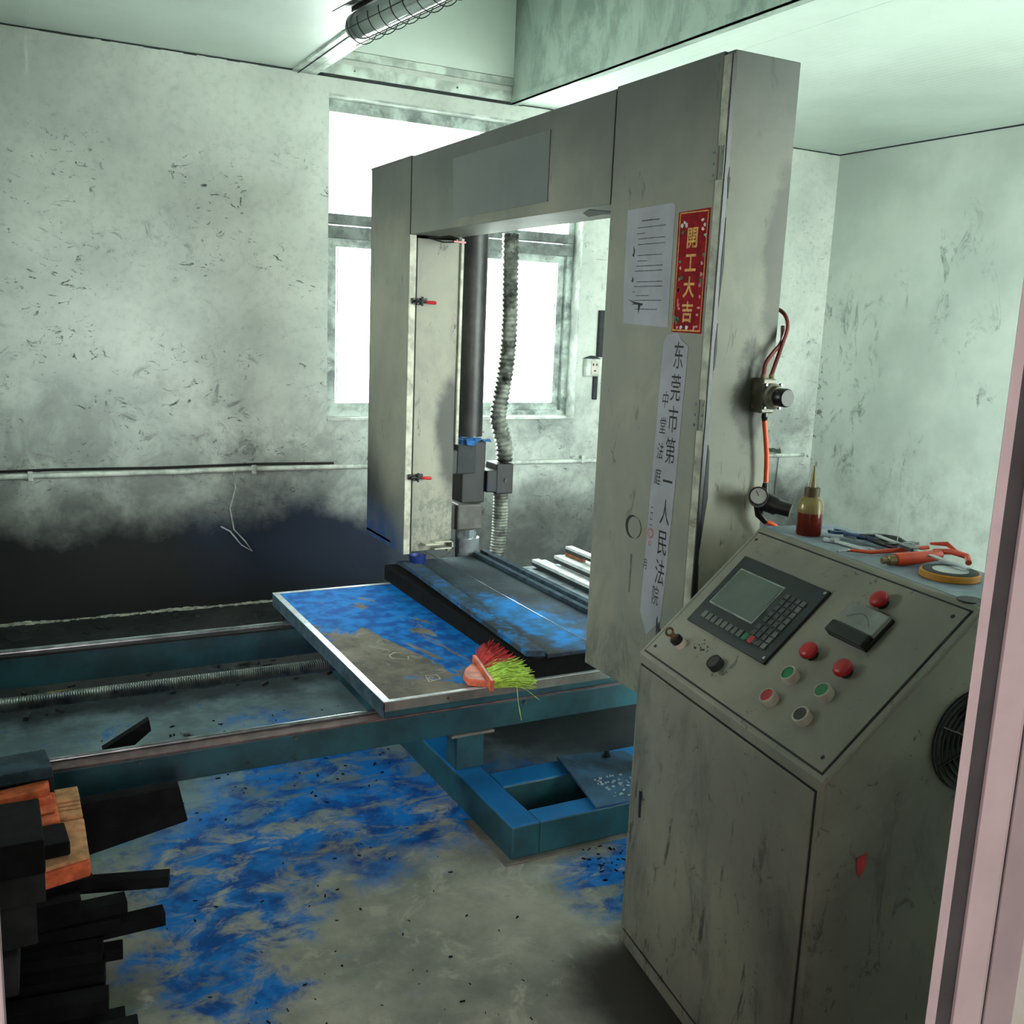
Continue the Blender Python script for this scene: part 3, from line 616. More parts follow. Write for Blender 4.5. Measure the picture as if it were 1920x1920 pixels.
t = thing('paper_seal_strip', (XG-.004, 2.21, .85), 'long narrow white paper seal strip with brush-written characters running down the near gantry leg', 'paper strip')
flat('strip_sheet', [(2.247, 1.565), (2.232, 1.585), (2.185, 1.592), (2.170, 1.575), (2.138, 1.558), (2.150, 1.2), (2.166, .90), (2.172, .80), (2.235, .74), (2.272, .80), (2.262, 1.1), (2.254, 1.35)], M['paper'], t, .0002)
for i, ch in enumerate('东莞市第一人民法'):
    text(ch, GM(2.176+.0022*i, 1.527-.0855*i, .0011), .078, M['blackink'], t, sx=.60)
for i, ch in enumerate('中堂法庭'):
    text(ch, GM(2.222+.0035*i, 1.408-.071*i, .0011), .050, M['blackink'], t, sx=.62, shear=.15)
text('二', GM(2.247, 1.10, .0011), .026, M['ink'], t, sx=.6); text('〇', GM(2.247, 1.082, .0011), .022, M['ink'], t, sx=.6); text('二', GM(2.248, 1.065, .0011), .026, M['ink'], t, sx=.6)
text('月', GM(2.262, .94, .0011), .035, M['blackink'], t, sx=.6)
text('院', GM(2.205, .86, .0011), .06, M['ink'], t, sx=.55)
b = B().ring((XG-.0032, 2.247, 1.035), .012, .003, (1, 0, 0), 16, 6, .12).ring((XG-.0032, 2.247, 1.006), .006, .002, (1, 0, 0), 12, 6, .12); b.mk('red_seal', M['sealred'], t)
b = B()
for y, z in ((2.192, .80), (2.182, .785), (2.175, .77)): b.prism([(XG-.0028, y, z), (XG-.0028, y-.003, z-.05), (XG-.0028, y-.008, z-.03), (XG-.0028, y-.005, z+.01)], (-.0005, 0, 0))
b.mk('scribble', M['blackink'], t)

# ------------------------------------------------------------------ columns behind the gantry
t = thing('guide_column', (2.03, 4.25, 0), 'thick sooty black vertical guide tube behind the far gantry box with chrome lower end', 'column')
B().tube([(2.03, 4.25, 1.07), (2.027, 4.25, 2.24)], .064, 28).mk('sooty_tube', M['cyl'], t, smooth=True)
B().tube([(2.04, 4.25, 0), (2.035, 4.25, .30), (2.03, 4.25, 1.08)], .052, 28).mk('chrome_tube', M['chrome'], t, smooth=True)
B().tube([(2.04, 4.25, .44), (2.04, 4.25, .58)], .058, 28).mk('clear_sleeve', M['sleeve'], t, smooth=True)
B().box(1.93, 4.15, 0, 2.14, 4.36, .02).mk('base_plate', M['teal'], t, .003)
t = thing('carriage_block', (2.03, 4.2, .69), 'black cast sliding carriage clamped round the guide tube, dusted with blue powder', 'machine part')
B().box(1.965, 4.17, .76, 2.085, 4.33, 1.055).mk('carriage_body', M['cast'], t, .006)
B().box(1.925, 4.14, .905, 2.02, 4.25, 1.04).mk('upper_lug', M['darkside'], t, .005)
B().box(1.925, 4.12, .640, 2.055, 4.27, .765).mk('lower_lug', plain('worn_block', (74, 74, 68), .6, scale=14, dirt=(30, 30, 28)), t, .01)
for z in (.905, .65): B().box(1.888, 4.14, z, 1.925, 4.24, z+.11).mk('mounting_bracket', M['darkmetal'], t, .004)
b = B()
for k in range(26):
    x_, y_ = random.uniform(1.93, 2.075), random.uniform(4.15, 4.32); b.box(x_-.02, y_-.02, 1.04 if y_ < 4.25 and x_ < 2.02 else 1.055, x_+.02, y_+.02, 1.062+random.uniform(0, .006), .005)
b.mk('blue_powder_crust', M['bluepowder'], t, kind='stuff')
B().tube([(2.03, 4.25, 1.055), (2.03, 4.25, 1.085)], .06, 24).mk('chrome_collar', M['chrome'], t, smooth=True)
B().box(2.085, 4.15, .81, 2.14, 4.25, .915).box(2.135, 4.15, .80, 2.225, 4.27, .945).mk('hose_bracket', M['cast'], t, .006)
B().lathe((2.185, 4.149, .865), [(.01, 0), (.01, -.004)], 10, (0, 1, 0)).mk('bracket_bolt', M['black'], t)
# second carriage column behind the near leg carries the other side of the arch
t = thing('near_guide_column', (2.02, 2.36, 0), 'guide tube behind the near gantry leg, hidden from the doorway', 'column')
B().tube([(2.02, 2.36, 0), (2.02, 2.36, 2.2)], .052, 20).mk('tube', M['cyl'], t, smooth=True)
B().box(1.862, 2.27, .9, 2.06, 2.45, 1.02).mk('bracket', M['cast'], t, .004)
# corrugated hose
def resample(pts, step):
    pts = [V(p) for p in pts]; out = []
    n = len(pts)
    for i in range(n-1):
        p0, p1, p2, p3 = pts[max(i-1, 0)], pts[i], pts[i+1], pts[min(i+2, n-1)]
        k = max(2, int((p2-p1).length/step))
        for j in range(k):
            t_ = j/k; out.append(.5*((2*p1)+(-p0+p2)*t_+(2*p0-5*p1+4*p2-p3)*t_*t_+(-p0+3*p1-3*p2+p3)*t_**3))
    out.append(pts[-1]); return out
def corrugated(pts, R, pitch, depth, n=20, sub=4):
    ps = resample(pts, pitch/sub); rs = [R*(1+depth*math.sin(2*math.pi*i/sub)) for i in range(len(ps))]
    return B().tube(ps, rs, n)
t = thing('corrugated_hose', (2.19, 4.2, .4), 'grey ribbed flexible metal hose hanging in front of the window beside the guide tube', 'hose')
corrugated([(2.187, 4.2, 2.0), (2.19, 4.2, 1.85), (2.197, 4.2, 1.60), (2.19, 4.2, 1.42), (2.172, 4.2, 1.28), (2.158, 4.2, 1.17), (2.172, 4.2, 1.10), (2.194, 4.2, 1.03), (2.200, 4.2, .95)], .038, .022, .10).mk('upper_hose', M['hose'], t, smooth=True)
corrugated([(2.188, 4.2, .80), (2.188, 4.2, .70), (2.186, 4.2, .60), (2.180, 4.2, .50), (2.172, 4.2, .40), (2.16, 4.2, .2)], .036, .014, .07).mk('lower_hose', M['hose'], t, smooth=True)

# ------------------------------------------------------------------ machine bed: rails, screw guard, base frame
bed = thing('machine_bed', (1.9, 3.3, 0), 'teal steel bed with two long rails running under the table to the left wall', 'machine bed')
B().box(-1.2, 2.836, .246, 3.2, 2.90, .335).mk('near_beam', M['teal'], bed, .003)
B().prism([(-1.2, 2.838, .335), (-1.2, 2.838, .341), (-1.2, 2.868, .346), (-1.2, 2.92, .341), (-1.2, 2.92, .335)], (4.4, 0, 0)).mk('rusty_ledge', M['rust'], bed)
B().tube([(-1.2, 2.885, .349), (3.2, 2.885, .349)], .009, 12).mk('near_rail', M['railsteel'], bed, smooth=True)
B().box(-1.2, 3.872, .22, 3.2, 3.95, .335).mk('far_beam', M['teal'], bed, .003)
B().box(-1.2, 3.868, .335, 3.2, 3.95, .345).mk('far_ledge', M['darkmetal'], bed, .002)
B().tube([(-1.2, 3.905, .347), (3.2, 3.905, .347)], .014, 12).mk('far_rail', M['railsteel'], bed, smooth=True)
B().tube([(-1.2+.0020*i, 3.43, .325) for i in range(1440)], [.024*(1+.05*math.sin(2*math.pi*i/4)) for i in range(1440)], 12).mk('screw_guard', M['bellows'], bed, smooth=True)
B().tube([(1.6, 3.43, .325), (2.9, 3.43, .325)], .018, 12).mk('lead_screw', M['railsteel'], bed, smooth=True)
for y in (2.84, 3.872):
    for x in (1.352, 2.75): B().box(x, y, .115, x+.10, y+.085, .246 if y < 3 else .22).mk('post', M['bluebase'], bed, .004)
B().box(1.325, 2.826, .236, 1.485, 2.95, .246).mk('post_flange', M['tablegrey'], bed, .003)
for q_ in ((1.344, 2.42, 1.442, 4.15), (1.442, 2.42, 2.95, 2.505), (1.442, 2.672, 2.95, 2.78), (1.442, 4.05, 2.95, 4.15)):
    B().box(q_[0], q_[1], .008, q_[2], q_[3], .115).mk('base_beam', M['bluebase'], bed, .006)
B().box(1.318, 2.405, 0, 3.0, 2.70, .008).mk('floor_plate', M['tablegrey'], bed, .002)
for x_ in (.35, .80, 1.6): B().lathe((x_, 2.8355, .325), [(.006, 0), (.006, -.006)], 6, (0, 1, 0)).mk('bolt', M['steel'], bed)
# far left support feet (mostly hidden)
for y in (2.84, 3.87): B().box(-1.1, y, 0, -1.0, y+.08, .22 if y > 3 else .246).mk('foot', M['teal'], bed)

t = thing('tilted_steel_plate', (1.9, 2.6, .12), 'loose blue-dusted steel plate lying across the base beams beside the console', 'plate')
B().prism([(1.698, 2.764, .128), (1.796, 2.758, .126), (1.95, 2.72, .124), (1.95, 2.40, .124), (1.631, 2.406, .126)], (0, 0, .010)).mk('plate', plain('blue_dusted_steel', (52, 92, 124), .6, scale=6, dirt=(34, 44, 54), dthr=.52), t, .002)
B().lathe((1.86, 2.70, .137), [(.014, 0), (.014, .008), (.008, .008), (.008, .022)], 6).mk('bolt', M['darkmetal'], t)
b = B()
for k in range(60):
    x_, y_ = random.uniform(1.70, 1.9), random.uniform(2.42, 2.56); b.box(x_, y_, .137, x_+random.uniform(.003, .012), y_+random.uniform(.003, .008), .139+random.uniform(0, .004), .0015)
b.mk('dust_clumps', M['toptin'], t, kind='stuff')
t = B().tube([(1.62, 2.23, .006), (1.70, 2.20, .012), (1.80, 2.22, .006), (1.95, 2.20, .006)], .004, 6).mk('black_wire', M['black'], smooth=True, label='short black wire lying on the blue-dusted floor beside the console foot', cat='wire')

# ------------------------------------------------------------------ sliding table
tb = thing('sliding_table', (1.75, 3.45, .35), 'flat cutting table with silver edging and blue powder, riding on the bed rails', 'table')
TX0, TX1, TY0, TY1, TZ = 1.066, 2.47, 2.780, 4.129, .420
B().box(TX0+.024, TY0+.018, TZ-.03, TX1, TY1-.02, TZ-.001).mk('board', M['board'], tb)
B().box(TX0, TY0, TZ-.032, TX1, TY0+.004, TZ-.0005).box(TX1-.004, TY0, TZ-.032, TX1, TY1, TZ-.0005).mk('grey_edge', M['tablegrey'], tb, .001)
B().box(TX0, TY0, TZ-.054, TX0+.004, TY1, TZ-.001).box(TX0, TY1-.004, TZ-.054, TX1, TY1, TZ-.001).mk('dark_edge', M['bluegreyfoam'], tb, .001)
b = B().prism([(TX0, TY0, TZ-.001), (TX0, TY1, TZ-.001), (TX0+.024, TY1-.018, TZ-.001), (TX0+.024, TY0+.016, TZ-.001)], (0, 0, .003)); b.mk('left_edging', M['silver'], tb)
B().prism([(TX0, TY0, TZ-.001), (TX0+.024, TY0+.016, TZ-.001), (TX1, TY0+.016, TZ-.001), (TX1, TY0, TZ-.001)], (0, 0, .003)).mk('front_edging', M['silver'], tb)
B().prism([(TX0, TY1, TZ-.001), (TX1, TY1, TZ-.001), (TX1, TY1-.016, TZ-.001), (TX0+.024, TY1-.018, TZ-.001)], (0, 0, .003)).mk('back_edging', M['silver'], tb)
B().box(TX0+.006, TY0+.004, TZ-.054, TX1-.01, TY1-.01, TZ-.032).mk('under_frame', M['teal'], tb, .002)
for y in (2.85, 3.87):
    for x in (1.15, 1.75, 2.2): B().box(x, y, .361, x+.14, y+.06, TZ-.054).mk('slider', M['darkmetal'], tb, .002)
B().lathe((TX0+.22, TY0-.0005, TZ-.016), [(.005, 0), (.005, -.002)], 8, (0, 1, 0)).mk('rivet', M['steel'], tb)
b = B()       # white chalk marks on the board
for x_, y_ in ((1.24, 3.16), (1.27, 2.90)):
    for p, q in (((0, 0), (.045, .01)), ((.045, .01), (.05, .05)), ((.05, .05), (.01, .055)), ((.01, .055), (0, 0))) if y_ < 3 else (((0, .03), (.03, .06)), ((0, .03), (0, .0)), ((0, 0), (.05, -.03)), ((.05, -.03), (.06, .0)), ((.03, .06), (.05, .04))):
        b.bar((x_+p[0], y_+p[1], TZ), (x_+q[0], y_+q[1], TZ), .004, .0012)
b.tube([(1.288+.008*math.cos(k), 2.925+.012*math.sin(k), TZ) for k in [j*.6 for j in range(9)]], .0015, 5)
b.mk('chalk_mark', M['whitepowder'], tb)

# foam on the table
t = thing('foam_slab', (1.88, 3.45, TZ), 'broad black foam slab on the table, its upper sheet dusted with blue powder', 'foam slab')
B().prism([(1.596, 4.19, TZ+.002), (1.585, 2.79, TZ+.002), (2.10, 2.79, TZ+.002), (2.12, 4.19, TZ+.002)], (0, 0, .068)).mk('lower_sheet', M['blackfoam'], t, .004)
B().prism([(1.655, 4.185, TZ+.070), (1.655, 2.785, TZ+.070), (2.10, 2.785, TZ+.070), (2.11, 4.18, TZ+.070)], (0, 0, .014)).mk('upper_sheet', M['slab'], t, .003)
t = B().prism([(1.640, 4.08, TZ+.085), (1.572, 2.79, TZ+.085), (1.632, 2.765, TZ+.085), (1.715, 4.08, TZ+.085)], (0, 0, .020)).mk('foam_strip', M['strip'], None, .002, label='long narrow foam strip lying lengthwise near the left edge of the black slab', cat='foam strip')
for i, (xa, wd, dz, lb) in enumerate(((2.035, .026, .026, 'first thin dark foam strip along the right edge of the slab, beside the open sheet'), (2.072, .030, .040, 'second thin dark foam strip along the right edge of the slab, nearest the pale offcuts'))):
    B().box(xa, 2.85, TZ+.085, xa+wd, 4.17, TZ+.085+dz*.7).mk('thin_foam_strip', M['bluegreyfoam'], None, .002, label=lb, cat='foam strip', group='thin strips on the slab edge')
# pale profiles stacked beyond the slab
t = B().box(2.125, 2.85, TZ+.002, 2.45, 4.03, TZ+.05).mk('debris_board', plain('pale_powdered_sheet', (150, 168, 178), .8, scale=9, dirt=(70, 80, 86), dthr=.55), None, .006, label='pale powder-strewn sheet on the table right of the black slab, under the offcuts', cat='sheet')
offs = [(2.262, 4.00, .060, .030, 'lowest pale foam offcut, closest to the black slab'), (2.305, 4.01, .052, .028, 'second pale foam offcut from the slab, lying low between two others'),
        (2.350, 3.88, .052, .030, 'low pale foam offcut under the second layer, away from the slab'), (2.335, 3.92, .090, .032, 'pale foam offcut in the second layer with a black side'),
        (2.374, 3.93, .088, .030, 'pale foam offcut in the second layer, behind the black-sided one'), (2.412, 3.84, .088, .028, 'broad pale offcut in the second layer, on the far side of the pile'),
        (2.385, 3.905, .140, .025, 'topmost pale offcut of the pile, above the bit of raw wood')]
for x_, yy, z_, h_, lb in offs:
    B().box(x_, 2.84, TZ+z_, x_+.036, yy, TZ+z_+h_*.55).mk('foam_offcut', M['darkside'], None, .001, label=lb, cat='offcut', group='pale offcuts beyond the slab')
    o_ = [o for o in COL.objects if o.name.startswith('foam_offcut')][-1]
    B().box(x_, 2.84, TZ+z_+h_*.55, x_+.036, yy, TZ+z_+h_).mk('pale_face', M['whitestrip'], o_)
B().bar((2.392, 3.90, TZ+.128), (2.40, 3.76, TZ+.128), .02, .018).mk('wood_scrap', M['wood'], None, .002, label='small piece of raw orange wood under the topmost pale offcut', cat='wood')
b = B()
for k in range(90):
    x_, y_ = random.uniform(2.125, 2.25), random.uniform(2.95, 4.0); s_ = random.uniform(.003, .010); b.box(x_, y_, TZ+.05, x_+s_, y_+s_*1.3, TZ+.05+s_*.5, .002)
b.mk('foam_crumbs', M['whitepowder'], None, kind='stuff', label='pale foam crumbs strewn on the sheet beside the offcuts', cat='crumbs')

# hand brush
t = thing('hand_brush', (1.50, 2.87, TZ), 'coral plastic brush head with red and lime green bristles lying on the table edge', 'brush')
bz = TZ+.004
c0 = V((1.445, 2.862, bz)); ax_ = V((.977, -.215, 0)).normalized(); sd = V((ax_.y, -ax_.x, 0))
def BP(a, s_, z=0): return c0+ax_*a+sd*s_+V((0, 0, z))
B().prism([BP(-.050, -.03), BP(-.068, .02), BP(-.064, .07), BP(-.035, .085), BP(0, .10), BP(0, -.09), BP(-.02, -.075)], (0, 0, .024)).mk('head', M['brushplastic'], t, .004)
B().prism([BP(-.004, -.125), BP(.010, -.125), BP(.010, .135), BP(-.004, .135)], (0, 0, .038)).mk('ferrule', M['brushplastic'], t, .003)
for nm, s0, s1, mat in (('red_bristles', -.12, .005, 'bristle_red'), ('green_bristles', -.01, .125, 'bristle_green')):
    b = B()
    for k in range(700):
        s_ = random.uniform(s0, s1); z0 = random.uniform(.006, .034); f_ = (s_-s0)/(s1-s0); red = 'red' in nm
        L_ = random.uniform(.10, .155) if red else random.uniform(.10, .15)
        sp = (-1.05+f_*.75+random.gauss(0, .13)) if red else (-.22+f_*.30+random.gauss(0, .12))
        dr = ax_*math.cos(sp)+sd*math.sin(sp)
        p0 = BP(.006, s_, z0); p1 = p0+dr*L_*.5+V((0, 0, random.uniform(.002, .022))); p2 = p0+dr*L_+V((0, 0, random.uniform(-.008, .022)))
        for p in (p1, p2):
            p.z = max(p.z, bz+.001)
            if p.x > 1.582: p.x = 1.582-random.uniform(0, .006); p.z += .01
        b.tube([p0, p1, p2], [.0016, .0014, .0010], 3, cap=False)
    if not red:
        b.tube([BP(.08, .12, .012), BP(.082, .15, .014), BP(.076, .19, -.02), BP(.085, .205, -.075)], .0009, 4); b.tube([BP(.08, .12, .012), BP(.11, .155, .010), BP(.15, .18, -.02)], .0009, 4)
    b.mk(nm, M[mat], t, kind='stuff')

# ------------------------------------------------------------------ control console
P0 = V((1.432, 1.965, 0)); an = math.radians(-98.5)
cu_ = V((math.cos(an), math.sin(an), 0)); cv = V((-cu_.y, cu_.x, 0))
def MC(z=0, o=P0): m_ = Matrix((cu_, cv, V((0, 0, 1)))).transposed().to_4x4(); m_.translation = o+V((0, 0, z)); return m_
CM = MC(); CW = .755; CZ = .802; SV = .32; CT = 1.113; CD = .545
sdir = (cv*SV+V((0, 0, CT-CZ))); SL = sdir.length; sdir.normalize(); nn = cu_.cross(sdir)
SM = Matrix((cu_, sdir, nn)).transposed().to_4x4(); SM.translation = P0+V((0, 0, CZ))
cs = thing('control_console', P0+cu_*.38+cv*.27, 'dirty beige sheet-metal control console with sloping button panel beside the doorway', 'console')
# body as a shell prism
B(CM).prism([(0, 0, .0), (0, 0, CZ), (0, SV, CT), (0, CD, CT), (0, CD, .0)], (CW, 0, 0)).mk('cabinet_body', M['console'], cs, .006, seg=3)
dd = B(CM).box(.022, -.0035, .05, CW-.024, .004, CZ-.028).mk('front_door', M['console'], cs, .0015)
b = B(CM).box(.018, -.0012, .046, .022, .002, CZ-.024).box(CW-.024, -.0012, .046, CW-.019, .002, CZ-.024).box(.018, -.0012, CZ-.028, CW-.019, .002, CZ-.0235).box(.018, -.0012, .042, CW-.019, .002, .05).mk('door_gap', M['stain'], cs)
B(CM).prism([(.062, -.0042, .455), (.074, -.0042, .46), (.076, -.0042, .39), (.066, -.0042, .385)], (0, -.0006, 0)).mk('lock_slot', M['black'], dd)
B(SM).box(.020, .014, -.001, CW-.022, SL-.018, .0025).mk('sloping_panel', M['console'], cs, .0008)
B(SM).box(.0155, .0095, -.002, CW-.0175, .014, .0008).box(.0155, SL-.018, -.002, CW-.0175, SL-.0135, .0008).box(.0155, .01, -.002, .020, SL-.014, .0008).box(CW-.022, .01, -.002, CW-.0175, SL-.014, .0008).mk('panel_gap', M['stain'], cs)
for x_, y_ in ((.04, .035), (CW-.045, .038), (.035, SL-.038), (CW-.045, SL-.04)): B(SM).lathe((x_, y_, .0015), [(.0045, 0), (.0045, .0015)], 10).mk('screw_hole', M['black'], cs)
B(CM).box(.004, SV+.008, CT-.002, CW-.004, CD-.004, CT+.0015).mk('top_sheet', M['toptin'], cs)
B(CM).lathe((.70, SV+.018, CT-.001), [(.026, 0), (.026, .003)], 14).mk('grease_blot', M['stain'], cs)
# controller unit
un = B(SM).prism([(.060, .352, .0025), (.400, .352, .0025), (.402, .134, .0025), (.068, .134, .0025)], (0, 0, .007)).mk('controller_unit', M['unit'], cs, .0015)
B(SM).box(.088, .200, .0085, .276, .317, .0108).mk('display_rim', M['screenrim'], un, .002)
B(SM).box(.0925, .2045, .0105, .2715, .3125, .0114).mk('screen', M['screen'], un)
for k in range(8): B(SM).box(.104+k*.0222, .158, .0095, .104+k*.0222+.0165, .178, .0125).mk('function_key', M['keylight'], un, .0015)
for r_ in range(8):
    for c_ in range(4):
        w_ = .0162; x_ = .296+c_*.0202; y_ = .305-r_*.0178-(.004 if r_ > 4 else 0)
        if y_ < .165 and c_ < 2: continue
        B(SM).box(x_, y_-.0145, .0095, x_+w_, y_, .0122).mk('keypad_key', M['key'] if (c_ < 3) else M['keylight'], un, .0012)
B(SM).box(.284, .158, .0095, .300, .178, .0128).mk('start_key', M['green'], un, .0015, label='green key')
B(SM).box(.308, .158, .0095, .324, .178, .0128).mk('stop_key', M['red'], un, .0015, label='red key')
B(SM).lathe((.334, .166, .0095), [(.0045, 0), (.0045, .001)], 10).mk('port', M['brass'], un)
for x_, y_ in ((.392, .343), (.392, .146)): B(SM).lathe((x_, y_, .009), [(.004, 0), (.004, .002), (.0015, .002)], 10).mk('unit_screw', M['pvc'], un)
# ammeter
am = B(SM).box(.487, .262, .0025, .607, .349, .012).mk('ammeter', M['black'], cs, .002)
B(SM).box(.489, .292, .011, .605, .347, .022).mk('meter_window', M['meterglass'], am, .002)
B(SM).box(.488, .262, .011, .606, .291, .026).mk('meter_cover', M['black'], am, .003)
B(SM).tube([(.510+.008*k, .308+.020*math.sin(math.pi*k/9), .0222) for k in range(10)], .0005, 4).mk('scale_arc', M['ink'], am)
# push buttons
def button(x_, y_, kind, col):
    if kind == 'mush':
        o = B(SM).lathe((x_, y_, .002), [(.013, 0), (.013, .012)], 18).mk('emergency_button', M['darkside'], cs, smooth=True)
        B(SM).lathe((x_, y_, .014), [(.012, 0), (.019, .001), (.0205, .006), (.0195, .011), (.015, .015), (.006, .0165)], 24).mk('button_cap', M[col], o, smooth=True)
    elif kind == 'flat':
        o = B(SM).lathe((x_, y_, .002), [(.0185, 0), (.0185, .018), (.0165, .0205), (.0150, .0205), (.0148, .017)], 24).mk('push_button', M['collar'], cs, smooth=True)
        B(SM).lathe((x_, y_, .016), [(.0150, 0), (.0150, .004), (.0138, .0052)], 24).mk('button_cap', M[col], o, smooth=True)
    elif kind == 'empty':
        o = B(SM).ring((x_, y_, .014), .0165, .0022, (0, 0, 1), 24, 6, 3.5).lathe((x_, y_, .002), [(.0185, 0), (.0185, .018)], 24).mk('empty_button', M[col], cs, smooth=True)
        B(SM).lathe((x_, y_, .0195), [(.0145, 0), (.0145, .001)], 24).mk('button_well', M['socketwell'], o)
button(.496, .077, 'flat', 'red'); button(.496, .141, 'flat', 'green'); button(.605, .145, 'flat', 'green')
button(.495, .205, 'mush', 'red'); button(.605, .206, 'mush', 'red'); button(.545, .374, 'mush', 'red')
button(.605, .081, 'empty', 'collar'); button(.281, .077, 'empty', 'darkside')
ks = B(SM).lathe((.117, .073, .002), [(.0175, 0), (.0165, .012), (.015, .014)], 20).mk('key_switch', M['collar'], cs, smooth=True)
B(SM).lathe((.117, .073, .014), [(.015, 0), (.015, .012), (.011, .016)], 18).mk('switch_barrel', M['black'], ks, smooth=True)
B(SM).box(.1155, .066, .028, .1185, .080, .042).ring((.117, .073, .051), .009, .003, (1, 0, 0), 16, 6, .5).mk('switch_key', M['brass'], ks)
b = B(SM); rn = random.Random(5)
for k in range(16):
    x_, y_ = .185+rn.gauss(0, .014), .095+rn.gauss(0, .008); s_ = rn.uniform(.0012, .0038)
    b.prism([(x_+s_*math.cos(j*1.26)*rn.uniform(.5, 1.3), y_+s_*math.sin(j*1.26)*rn.uniform(.5, 1.3), .0026) for j in range(5)], (0, 0, .0006))
b.mk('paint_chips', M['stain'], cs, kind='stuff')
# fan grille and sticker on the right side
fc_ = (CW+.001, .340, .852)
fg = B(CM).lathe(fc_, [(.106, 0), (.106, .003)], 40, (1, 0, 0)).mk('fan_opening', M['black'], cs)
b = B(CM)
for R_ in (.103, .091, .079, .067, .055, .043, .031): b.ring((CW+.010, .340, .852), R_, .0022, (1, 0, 0), 40, 6)
for k in range(4):
    a_ = math.pi*k/4+.4; b.tube([(CW+.012, .340+.104*math.cos(a_), .852+.104*math.sin(a_)), (CW+.012, .340-.104*math.cos(a_), .852-.104*math.sin(a_))], .002, 5)
b.mk('wire_grille', M['darkmetal'], fg)
B(CM).lathe((CW+.003, .340, .852), [(.03, 0), (.03, .006)], 20, (1, 0, 0)).mk('fan_hub', M['black'], fg)
for k in range(7):
    a_ = 2*math.pi*k/7; B(CM).prism([(CW+.004, .340+.028*math.cos(a_), .852+.028*math.sin(a_)), (CW+.004, .340+.09*math.cos(a_+.1), .852+.09*math.sin(a_+.1)), (CW+.007, .340+.085*math.cos(a_+.6), .852+.085*math.sin(a_+.6)), (CW+.007, .340+.028*math.cos(a_+.6), .852+.028*math.sin(a_+.6))], (.001, 0, 0)).mk('fan_blade', M['darkmetal'], fg)
B(CM).prism([(CW+.0005, .090, .642), (CW+.0005, .112, .648), (CW+.0005, .110, .615), (CW+.0005, .100, .600), (CW+.0005, .092, .615)], (.001, 0, 0)).mk('torn_sticker', M['red'], cs, label='torn red sticker scrap')

# ------------------------------------------------------------------ things on the console top
TM = MC(CT+.0015)
t = thing('oil_bottle', (1.80, 1.80, CT+.0015), 'squeeze bottle half full of dark red oil with a long pointed nozzle', 'bottle')
c = (1.802, 1.800, CT+.0015)
B().lathe(c, [(.028, 0), (.0305, .003), (.0305, .054), (.0302, .056)], 24).mk('oil', M['oil'], t, smooth=True)
B().lathe(c, [(.0312, .056), (.0312, .075), (.026, .088), (.018, .095), (.0175, .100)], 24).mk('bottle_shoulder', M['bottle'], t, smooth=True)
B().lathe(c, [(.019, .096), (.019, .117), (.012, .119)], 20).mk('cap', plain('brown_cap', (84, 66, 34), .5), t, smooth=True)
B().lathe(c, [(.010, .118), (.006, .145), (.0032, .168), (.0025, .172)], 14).mk('nozzle', M['bottle'], t, smooth=True)
def spanner(name, label, p, q, w_, mat, jaw):
    t = thing(name, (p+q)/2, label, 'wrench', 'wrenches on the console top')
    B().bar(p, q, w_, .006).mk('shank', mat, t, .002)
    d = (q-p).normalized(); s_ = V((-d.y, d.x, 0))
    for e, dr_ in ((p, -1), (q, 1)):
        h_ = B(); n_ = []
        for k in range(15):
            a_ = math.radians(35+k*(290/14)); n_.append(e+(d*dr_*math.cos(a_)+s_*math.sin(a_))*jaw+V((0, 0, -.003)))
        for k in range(14, -1, -1):
            a_ = math.radians(35+k*(290/14)); n_.append(e+(d*dr_*math.cos(a_)+s_*math.sin(a_))*jaw*.5+V((0, 0, -.003)))
        for k in range(14):
            i0, i1, j0, j1 = n_[k], n_[k+1], n_[28-k], n_[29-k]; h_.prism([i0, i1, j0, j1], (0, 0, .007))
        h_.mk('jaw', mat, t)
    return t
z0 = CT+.006
spanner('open_wrench', 'blue-handled wrench lying nearest the oil bottle on the console top', V((1.845, 1.748, z0+.010)), V((1.865, 1.64, z0+.014)), .018, M['bluegrip'], .022)
spanner('open_wrench', 'chrome open-ended wrench at the front edge of the tool heap', V((1.795, 1.715, z0)), V((1.79, 1.60, z0)), .015, M['caliper'], .019)
spanner('open_wrench', 'chrome ring wrench at the back of the tool heap', V((1.885, 1.69, z0+.004)), V((1.91, 1.58, z0+.012)), .013, M['caliper'], .018)
t = thing('pliers', (1.86, 1.64, z0), 'black-handled pliers lying open in the tool heap', 'pliers')
B().tube([(1.855, 1.70, z0+.006), (1.862, 1.67, z0+.012), (1.885, 1.62, z0+.016), (1.88, 1.56, z0+.008)], [.005, .007, .008, .006], 8).tube([(1.865, 1.70, z0+.006), (1.86, 1.67, z0+.012), (1.845, 1.62, z0+.012), (1.85, 1.57, z0+.008)], [.005, .007, .008, .006], 8).mk('handle', M['black'], t, smooth=True)
B().prism([(1.852, 1.735, z0), (1.868, 1.735, z0), (1.872, 1.69, z0), (1.848, 1.69, z0)], (0, 0, .012)).mk('jaw', M['chrome'], t, .002)
t = thing('vernier_caliper', (1.84, 1.47, z0+.02), 'steel vernier caliper lying across the orange tools towards the door frame', 'caliper')
p, q = V((1.872, 1.655, z0+.020)), V((1.790, 1.335, z0+.020)); d = (q-p).normalized(); s_ = V((-d.y, d.x, 0))
B().bar(p, q, .014, .0035).mk('beam', M['caliper'], t, .0005)
B().bar(p+d*.10, p+d*.16, .026, .008).mk('slide', M['steel'], t, .001)
